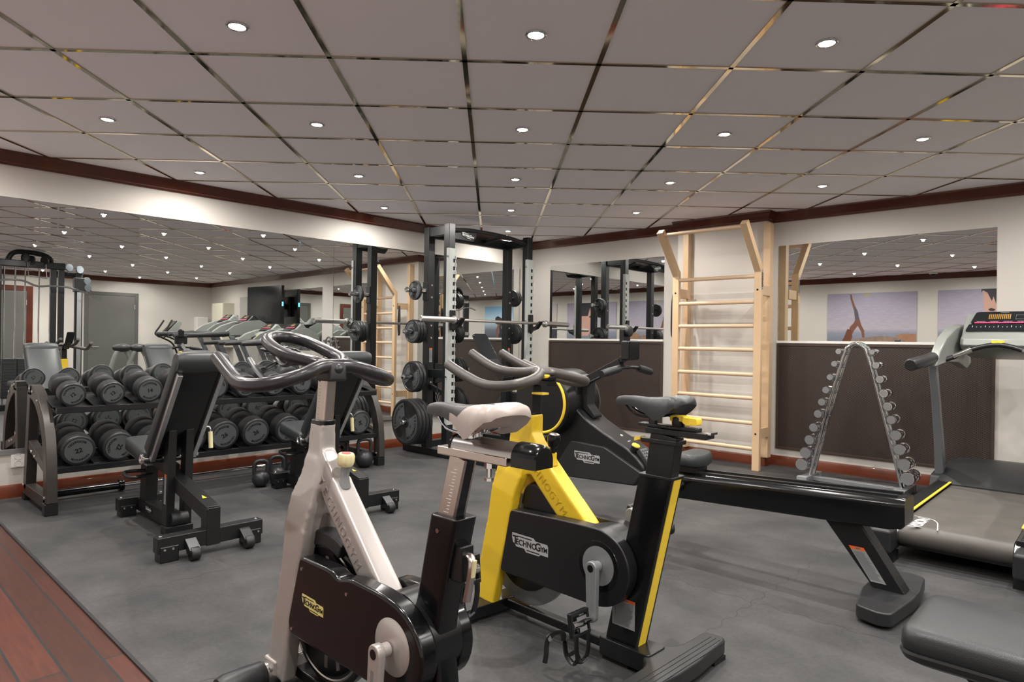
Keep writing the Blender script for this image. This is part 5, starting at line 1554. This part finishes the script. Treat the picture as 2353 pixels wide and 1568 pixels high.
# feet
ff = rpoly([(.47, -.26), (.47, .26), (.40, .27), (.385, .06), (.385, -.06), (.40, -.27)], .02, 3)
fo = obj('front_foot', MB().prism(ff, lambda a, b, d: (a, b, d), .012, .06), M['plastic'], yb, bevel=.012, seg=3)
obj_each('foot_pad', MB().bb(.40, .455, -.25, -.17, 0, .014).bb(.40, .455, .17, .25, 0, .014), M['darkhole'], fo)
cb = rpoly([(-.115, -.052), (-.115, .052), (-.33, .055), (-.33, -.055)], .015, 3)
obj('base_block', MB().prism(cb, lambda a, b, d: (a, b, d), .014, .078), M['plastic'], yb, bevel=.008, seg=3)
rf = rpoly([(-.30, -.05), (-.35, -.10), (-.352, -.28), (-.435, -.29), (-.455, -.06), (-.455, .06), (-.435, .29), (-.352, .28), (-.35, .10), (-.30, .05)], [.03, .04, .02, .03, .02, .02, .03, .02, .04, .03], 4)
ro = obj('rear_foot', MB().prism(rf, lambda a, b, d: (a, b, d), .014, .072), M['rubber2'], yb, bevel=.010, seg=3)
gr = MB()
for k in range(4): gr.bb(-.448+.018*k, -.446+.018*k, -.25, .25, .0715, .0728)
obj('foot_groove', gr, M['darkhole'], ro, smooth=False)
obj_each('foot_pad', MB().bb(-.44, -.38, -.27, -.19, 0, .016).bb(-.44, -.38, .19, .27, 0, .016).bb(-.24, -.13, -.045, .045, 0, .016), M['darkhole'], ro)
obj('base_bar', MB().bb(-.14, .40, -.02, .02, .02, .055), M['plastic'], yb, bevel=.006)
# ------------------------------------------------------------------ what the mirrors show of the rest of the room
# doors in the far wall
def door(name, y0, y1, ztop, fm, dm, fw=.07, x=XR):
    f = MB(); 
    f.bb(x-.03, x, y0-fw, y0, 0, ztop+fw); f.bb(x-.03, x, y1, y1+fw, 0, ztop+fw); f.bb(x-.03, x, y0, y1, ztop, ztop+fw)
    o = struct(name, f, fm, bevel=.004)
    struct('door_leaf', MB().bb(x-.022, x, y0, y1, .01, ztop), dm, parent=o)
    h = MB().tube([(x-.02, y0+.07, .88), (x-.07, y0+.07, .88), (x-.075, y0+.19, .88)], .009, 8)
    h.lathe([(.024, 0), (.024, .008), (.01, .012)], axis_m((x-.022, y0+.07, .96), (-1,0,0)), 16)
    struct('door_handle', h, M['alu'], parent=o)
    hg = MB()
    for z in (.4, 1.75): hg.tube([(x-.028, y1-.005, z-.05), (x-.028, y1-.005, z+.05)], .009, 8)
    struct('door_hinge', hg, M['alu'], parent=o)
    return o
door('door_1', 3.75, 4.63, 1.98, M['doorframe'], M['door'])
door('door_2', 1.80, 2.70, 1.98, M['mahog'], M['door'], .10)
# cream cabinet and paper towel dispenser on the far and right walls
t = thing('wall_cabinet', 'cream wall cabinet in the reflected corner left of the television', 'cabinet', (3.72, 6.13, .9))
obj('cabinet_body', MB().bb(-.3, .3, -.12, .12, 0, .98), M['cream'], t, bevel=.003)
obj('cabinet_door', MB().bb(-.295, .295, -.132, -.121, .005, .975), M['cream'], t, bevel=.002)
obj('handle', MB().tube([(.24, -.14, .45), (.24, -.14, .53)], .005, 8), M['steel'], t)
t = thing('towel_dispenser', 'white paper towel dispenser on the reflected far wall', 'dispenser', (XR-.1, 6.0, 1.2))
obj('dispenser_body', MB().bb(-.09, .1, -.13, .13, 0, .38), M['white'], t, bevel=.02, seg=3)
obj('outlet_slot', MB().bb(-.095, -.06, -.09, .09, -.002, .02), M['darkhole'], t)
t = thing('light_switch', 'grey switch panel between the cream cabinet and the television', 'switch', (3.25, 6.245, 1.45))
obj('switch_plate', MB().bb(-.045, .045, -.012, .003, 0, .16), M['labelgrey'], t, bevel=.003)
obj('switch_rocker', MB().bb(-.03, .03, -.017, -.012, .02, .07).bb(-.03, .03, -.017, -.012, .09, .14), M['white'], t, bevel=.002)
struct('trim_6', MB().bb(2.0, 3.1, YR-.012, YR, .1, 2.0), M['wall_grey'], bevel=.002)
# television on its wall arm
t = thing('television', 'black flat television on the right wall above the treadmills, seen in the left mirror', 'television', (1.36, 5.98, 1.40), rad(-8))
obj('casing', MB().bb(-.58, .58, -.01, .05, 0, .74), M['gloss'], t, bevel=.008)
obj('screen', MB().bb(-.545, .545, -.013, -.009, .045, .705), M['screen'], t)
obj('rear_box', MB().bb(-.25, .25, .05, .12, .15, .55), M['plastic'], t, bevel=.01)
obj('wall_arm', MB().beam((0, .1, .36), (.03, .25, .36), .08, .12), M['plastic'], t)
obj('status_light', MB().bb(-.584, -.579, .0, .03, .34, .42).bb(.579, .584, .0, .03, .34, .42), M['bluled'], t)
ca = MB().tube(cr([(-.1, .04, .0), (-.12, .05, -.1), (-.06, .06, -.06), (-.02, .08, -.2)], 4), .005, 6)
obj('cable', ca, M['plastic'], t)

# dual cable machine
cx, cy = .80, 2.22
t = thing('cable_machine', 'tall black cable machine with weight stacks, pulleys and chrome lat bar, reflected in the mirror', 'cable machine', (cx, cy, 0))
W2 = lambda X, Y, Z: (X-cx, Y-2.45, Z)
BK = M['rackblack']
for y in (1.93, 2.62, 2.72):
    w = .11 if y < 2 else .075
    obj('upright', MB().bb(-w/2, w/2, y-2.45-w/2, y-2.45+w/2, 0, 2.2), BK, t, bevel=.006)
obj('top_beam', MB().bb(-.06, .06, 1.88-2.45, 2.77-2.45, 2.12, 2.22), BK, t, bevel=.012)
obj('bottom_beam', MB().bb(-.06, .06, 1.88-2.45, 2.77-2.45, .0, .09), BK, t, bevel=.008)
ac = cr([(0, 2.05-2.45, 2.18), (0, 2.10-2.45, 2.30), (0, 2.2-2.45, 2.345), (0, 2.45-2.45, 2.335), (0, 2.57-2.45, 2.28), (0, 2.62-2.45, 2.18)], 5)
obj('pulley_arch', MB().tube(ac, .035, 12), BK, t)
for y, z in ((2.26, 2.26), (2.33, 2.23), (2.50, 2.24)):
    p = obj('pulley', MB().lathe([(.01, -.014), (.07, -.014), (.07, -.008), (.062, 0), (.07, .008), (.07, .014), (.01, .014)], axis_m((-.05, y-2.45, z), (.5, .86, 0)), 28), M['rubber2'], t)
for y in (2.02, 2.15, 2.27, 2.44, 2.58):
    obj('guide_rod', MB().tube([(0, y-2.45, .08), (0, y-2.45, 2.14)], .011, 10), M['chrome'], t)
for y0 in (2.0, 2.18):
    st = MB()
    for k in range(14): st.bb(-.09, .09, y0-2.45, y0-2.45+.165, .18+.042*k, .219+.042*k)
    obj('weight_stack', st, M['iron'], t, bevel=.003)
cb = cr([(-.25, 1.85-2.45, 1.86), (-.25, 2.0-2.45, 1.905), (-.25, 2.2-2.45, 1.905), (-.25, 2.33-2.45, 1.85), (-.25, 2.42-2.45, 1.835), (-.25, 2.55-2.45, 1.85), (-.25, 2.75-2.45, 1.845), (-.25, 2.95-2.45, 1.79), (-.25, 3.06-2.45, 1.74)], 5)
lb = obj('lat_bar', MB().tube(cb, .015, 12), M['chrome'], t)
ch = MB().tube([(-.25, 2.39-2.45, 1.84), (-.25, 2.39-2.45, 1.97)], .006, 6).tube([(-.25, 2.28-2.45, 1.98), (-.25, 2.50-2.45, 1.965)], .012, 10).tube([(-.2, 2.28-2.45, 1.98), (-.12, 2.27-2.45, 2.2)], .005, 6).tube([(-.2, 2.50-2.45, 1.965), (-.12, 2.50-2.45, 2.18)], .005, 6)
obj('cable', ch, M['steel'], lb)
t2 = thing('pulley_column', 'slim black cable column with round grey pulleys, reflected beside the grey door', 'cable machine', (cx+.1, 2.74, 0))
obj('column', MB().bb(-.035, .035, -.05, .05, 0, 2.1), BK, t2, bevel=.006)
obj('column_rail', MB().bb(-.06, -.036, -.03, .03, .1, 2.0), M['alu'], t2)
obj('base', MB().bb(-.2, .25, -.12, .12, 0, .05), BK, t2, bevel=.008)
for y, z in ((-.14, 2.17), (.0, 2.15), (.10, 1.98), (.11, 1.87)):
    obj('pulley', MB().lathe([(.008, -.012), (.058, -.012), (.05, 0), (.058, .012), (.008, .012)], axis_m((-.06, y, z), (.9, -.4, 0)), 28), M['pulley'], t2)
obj('pulley_carriage', MB().bb(-.09, .04, -.07, .07, 1.80, 2.02), M['plastic'], t2, bevel=.008)
hc = MB().tube(cr([(-.06, .15, 1.84), (-.06, .19, 1.80), (-.06, .195, 1.75)], 3), .006, 6).tube([(-.06, .13, 1.735), (-.06, .29, 1.715)], .013, 10)
obj('handle', hc, M['chrome'], t2)
obj('top_arm', MB().tube([(0, -.3, 2.08), (0, .0, 2.06)], .03, 10), BK, t2)

# elliptical trainer at the end of the row
t = thing('elliptical_trainer', 'elliptical trainer with two upright black handles, reflected left of the treadmills', 'elliptical trainer', (3.85, 4.9, 0))
obj('base', MB().bb(-.28, .28, -.9, -.8, 0, .07).bb(-.28, .28, .7, .8, 0, .07).bb(-.05, .05, -.85, .75, .04, .12), M['plastic'], t, bevel=.01)
obj('drive_housing', MB().prism(rpoly([(.15, .1), (.75, .1), (.78, .45), (.62, .62), (.35, .6), (.15, .35)], .1, 4), lambda a, b, d: (d, a, b), -.16, .16), M['tread_silver'], t, bevel=.02, angle=30)
obj('mast', MB().beam((0, .5, .55), (0, .30, 1.22), .09, .12, up=(0,1,0)), M['tread_post'], t, bevel=.01)
co = MB().prism(rpoly([(.0, 1.14), (.28, 1.46), (.36, 1.42), (.30, 1.30), (.12, 1.10)], .03, 3), lambda a, b, d: (d, a, b), -.16, .16)
obj('console', co, M['tread_silver'], t, bevel=.01)
obj('screen', MB().beam((0, .03, 1.20), (0, .26, 1.455), .26, .012, up=(0,-1,1)), M['screen'], t)
for s in (-1, 1):
    hb = cr([(s*.27, .45, .60), (s*.27, .32, .95), (s*.27, .10, 1.09), (s*.27, .02, 1.12), (s*.27, -.04, 1.19), (s*.26, .04, 1.33), (s*.25, .12, 1.47)], 5)
    obj('moving_handle', MB().tube(hb, .018, 10), M['plastic'], t)
    obj('fixed_grip', MB().tube(cr([(s*.08, .25, 1.15), (s*.15, .12, 1.15), (s*.16, .05, 1.13), (s*.10, .02, 1.10)], 4), .014, 10), M['rubber2'], t)
    obj('pedal_arm', MB().beam((s*.17, .4, .32), (s*.17, -.75, .18), .05, .06), M['tread_post'], t, bevel=.006)
    obj('foot_pedal', MB().bb(s*.17-.07, s*.17+.07, -.35, .05, .28, .32), M['rubber2'], t, bevel=.01)

# seated machine with rounded black arm pads near the far door
t = thing('chest_press_machine', 'exercise machine with silver arched arms and rounded black caps, reflected before the grey door', 'exercise machine', (.30, 3.27, 0))
for y in (-.10, .14):
    obj('arched_arm', MB().tube(cr([(.1, y-.20, 0.0), (.05, y-.12, .55), (.0, y-.03, .88), (.02, y+.08, .90), (.05, y+.17, .72), (.06, y+.22, .4), (.06, y+.22, .0)], 5), .035, 12), M['tread_silver'], t)
    obj('arm_cap', MB().ball((0, y+.03, .935), (.08, .135, .065), 18, 10), M['rubber2'], t)
obj('seat', MB().bb(-.45, -.1, -.15, .2, .40, .47), M['leather2'], t, bevel=.02, seg=3)
obj('seat_post', MB().bb(-.32, -.22, -.03, .07, 0, .40), M['tread_silver'], t)
obj('base', MB().bb(-.5, .2, -.35, .4, 0, .05), M['tread_silver'], t, bevel=.01)

# pictures along the back wall (printed panels)
PYW = YB+.004
def flat(parent, name, polys, m, off):
    k = MB()
    for p in polys: k.add([(x, off, z) for x, z in p], [tuple(range(len(p)))])
    return obj(name, k, m, parent, smooth=False, recalc=False)
def grad_mat(name, stops, z0, z1, noise=0.):
    m = bpy.data.materials.new(name); m.use_nodes = True
    nt = m.node_tree; b = nt.nodes['Principled BSDF']; Lk = nt.links
    tc = nt.nodes.new('ShaderNodeTexCoord'); sx = nt.nodes.new('ShaderNodeSeparateXYZ'); Lk.new(tc.outputs['Object'], sx.inputs[0])
    mr = nt.nodes.new('ShaderNodeMapRange'); mr.inputs['From Min'].default_value = z0; mr.inputs['From Max'].default_value = z1
    Lk.new(sx.outputs['Z'], mr.inputs['Value'])
    rp = nt.nodes.new('ShaderNodeValToRGB')
    while len(rp.color_ramp.elements) < len(stops): rp.color_ramp.elements.new(.5)
    for e, (p, c) in zip(rp.color_ramp.elements, stops): e.position = p; e.color = lin(c)
    Lk.new(mr.outputs[0], rp.inputs[0])
    out = rp.outputs[0]
    if noise:
        mp = nt.nodes.new('ShaderNodeMapping'); mp.inputs['Scale'].default_value = (4, 1, 26); Lk.new(tc.outputs['Object'], mp.inputs[0])
        n = nt.nodes.new('ShaderNodeTexNoise'); n.inputs['Scale'].default_value = 2; n.inputs['Detail'].default_value = 5; Lk.new(mp.outputs[0], n.inputs['Vector'])
        mx = nt.nodes.new('ShaderNodeMix'); mx.data_type = 'RGBA'; mx.blend_type = 'OVERLAY'; mx.inputs[0].default_value = noise
        Lk.new(out, mx.inputs[6]); Lk.new(n.outputs['Fac'], mx.inputs[7]); out = mx.outputs[2]
    Lk.new(out, b.inputs['Base Color']); b.inputs['Roughness'].default_value = .55
    return m
sky1 = grad_mat('printed_evening_sky', [(0, '#6d7482'), (.22, '#8d90a0'), (.30, '#b3abb6'), (.6, '#aaa3b4'), (1, '#9a95a8')], 0, .92, .2)
def picture(label, x0, x1, z0, z1, m):
    t = thing('wall_picture', label, 'picture', ((x0+x1)/2, YB, z0))
    obj('panel', MB().bb(-(x1-x0)/2, (x1-x0)/2, .0, .018, 0, z1-z0), m, t, smooth=False)
    return t
rock = mat('printed_rock', '#8d7566', .6, noise=.5, nscale=14); rock2 = mat('printed_far_rock', '#a0755a', .6, noise=.3, nscale=10)
skin = mat('printed_skin', '#7a4d3a', .6); skin2 = mat('printed_face', '#c79c8c', .6); dark = mat('printed_dark', '#2b2a30', .6); shorts = mat('printed_grey_cloth', '#54545c', .6); hairp = mat('printed_hair', '#6a3b28', .6)
W_, H_ = 1.45, .92
p1 = picture('picture of a woman in a one-legged handstand on a rock, reflected above the dumbbell stand', -4.17, -2.72, 1.165, 2.09, sky1)
ox = lambda f: -W_/2+W_*f              # f = 0 at the left end as the mirror shows it
def fp(pts): return [[(ox(a), b*H_) for a, b in pts]]
flat(p1, 'far_rock', fp([(.78, .17), (.86, .21), (1, .20), (1, .0), (.9, .0)]), rock2, .0184)
flat(p1, 'rock', fp([(.14, .0), (.28, .08), (.45, .13), (.62, .165), (.8, .13), (.98, .01), (.98, 0)]), rock, .0188)
flat(p1, 'leg', fp([(.268, .985), (.283, .985), (.295, .90), (.325, .76), (.36, .64), (.375, .50), (.33, .47), (.315, .66), (.29, .80), (.272, .90)]) , skin, .0192)
flat(p1, 'shorts', fp([(.315, .70), (.335, .72), (.36, .64), (.378, .50), (.335, .47), (.325, .58)]), shorts, .0195)
flat(p1, 'torso', fp([(.335, .50), (.38, .50), (.40, .38), (.435, .27), (.44, .13), (.415, .13), (.40, .25), (.36, .36), (.32, .27), (.29, .16), (.24, .14), (.27, .34), (.315, .42)]), skin, .0190)
flat(p1, 'hair', fp([(.24, .30), (.285, .28), (.30, .14), (.27, .02), (.16, .015), (.20, .12)]), hairp, .0196)
flat(p1, 'tag', [[(-.12, .875), (.0, .885), (.0, .905), (-.12, .895)]], mat('printed_yellow', '#b8a830', .6), .0186)
p2 = picture('picture of a dark-haired woman before a pale sea, reflected behind the treadmill console', -2.40, -.95, 1.165, 2.09, sky1)
flat(p2, 'face', [[(a-.21, b) for a, b in [(.10, .92), (.11, .72), (.12, .55), (.17, .40), (.21, .25), (.30, .12), (.50, .12), (.50, .92)]]], skin2, .0186)
flat(p2, 'hair', [[(a-.21, b) for a, b in [(.08, .92), (.08, .86), (.10, .90), (.16, .86), (.22, .72), (.24, .80), (.30, .60), (.50, .60), (.50, .92)]]], dark, .0190)
flat(p2, 'eye', [[(a-.21, b) for a, b in [(.17, .59), (.21, .61), (.27, .59), (.25, .56), (.20, .56)]]], dark, .0192)
m3 = grad_mat('printed_dusk', [(0, '#2c3140'), (.3, '#4a4c58'), (.55, '#c9b9b2'), (1, '#b8b2ba')], 0, .92, .15)
p3 = picture('picture of a dark craggy mountain, seen through two mirrors', -.62, .83, 1.165, 2.09, m3)
flat(p3, 'mountain', [[(-.72, 0), (-.72, .38), (-.50, .50), (-.36, .62), (-.25, .58), (-.05, .74), (.10, .66), (.25, .80), (.36, .72), (.50, .70), (.72, .4), (.72, 0)]], mat('printed_mountain', '#34323c', .6, noise=.3, nscale=12), .0186)
m4 = grad_mat('printed_blue_sky', [(0, '#3e4550'), (.3, '#6a7180'), (.55, '#bcd2e2'), (1, '#6fa6cc')], 0, .92, .1)
p4 = picture('picture of a person bending forward under a blue sky, reflected behind the power rack', 1.05, 2.5, 1.165, 2.09, m4)
flat(p4, 'person', [[(-.25, .0), (-.28, .30), (-.15, .52), (.05, .60), (.2, .66), (.30, .60), (.28, .45), (.15, .40), (.12, .2), (.2, .0)]], dark, .0186)
flat(p4, 'arm', [[(.10, .42), (.18, .44), (.26, .25), (.22, .02), (.16, .02), (.18, .24)]], skin, .0190)

# ------------------------------------------------------------------ camera, colour management
F, ROLL, TH = 1515.0, .0145, rad(43.3)
fwv = Vector((-math.sin(TH), math.cos(TH), 0)); rtv = Vector((math.cos(TH), math.sin(TH), 0)); upv = Vector((0, 0, 1))
cxv = rtv*math.cos(ROLL) + upv*math.sin(ROLL); cyv = -rtv*math.sin(ROLL) + upv*math.cos(ROLL); czv = -fwv
cam = bpy.data.cameras.new('camera'); cam.sensor_width = 36; cam.lens = 36*F/2353; cam.clip_start = .05
co = bpy.data.objects.new('camera', cam); C.objects.link(co)
co.matrix_world = Matrix(((cxv.x, cyv.x, czv.x, 0), (cxv.y, cyv.y, czv.y, 0), (cxv.z, cyv.z, czv.z, 1.13), (0, 0, 0, 1)))
sc = bpy.context.scene
sc.camera = co
w = bpy.data.worlds.new('world'); sc.world = w; w.use_nodes = True
w.node_tree.nodes['Background'].inputs[0].default_value = (.02, .02, .02, 1)
sc.view_settings.view_transform = 'Standard'; sc.view_settings.look = 'None'; sc.view_settings.gamma = 1; sc.view_settings.use_curve_mapping = False
sc.view_settings.exposure = EXPO
sc.cycles.use_denoising = True
sc.cycles.max_bounces = 16; sc.cycles.diffuse_bounces = 10; sc.cycles.glossy_bounces = 8
sc.cycles.sample_clamp_indirect = 4
sc.cycles.caustics_reflective = True; sc.cycles.caustics_refractive = False
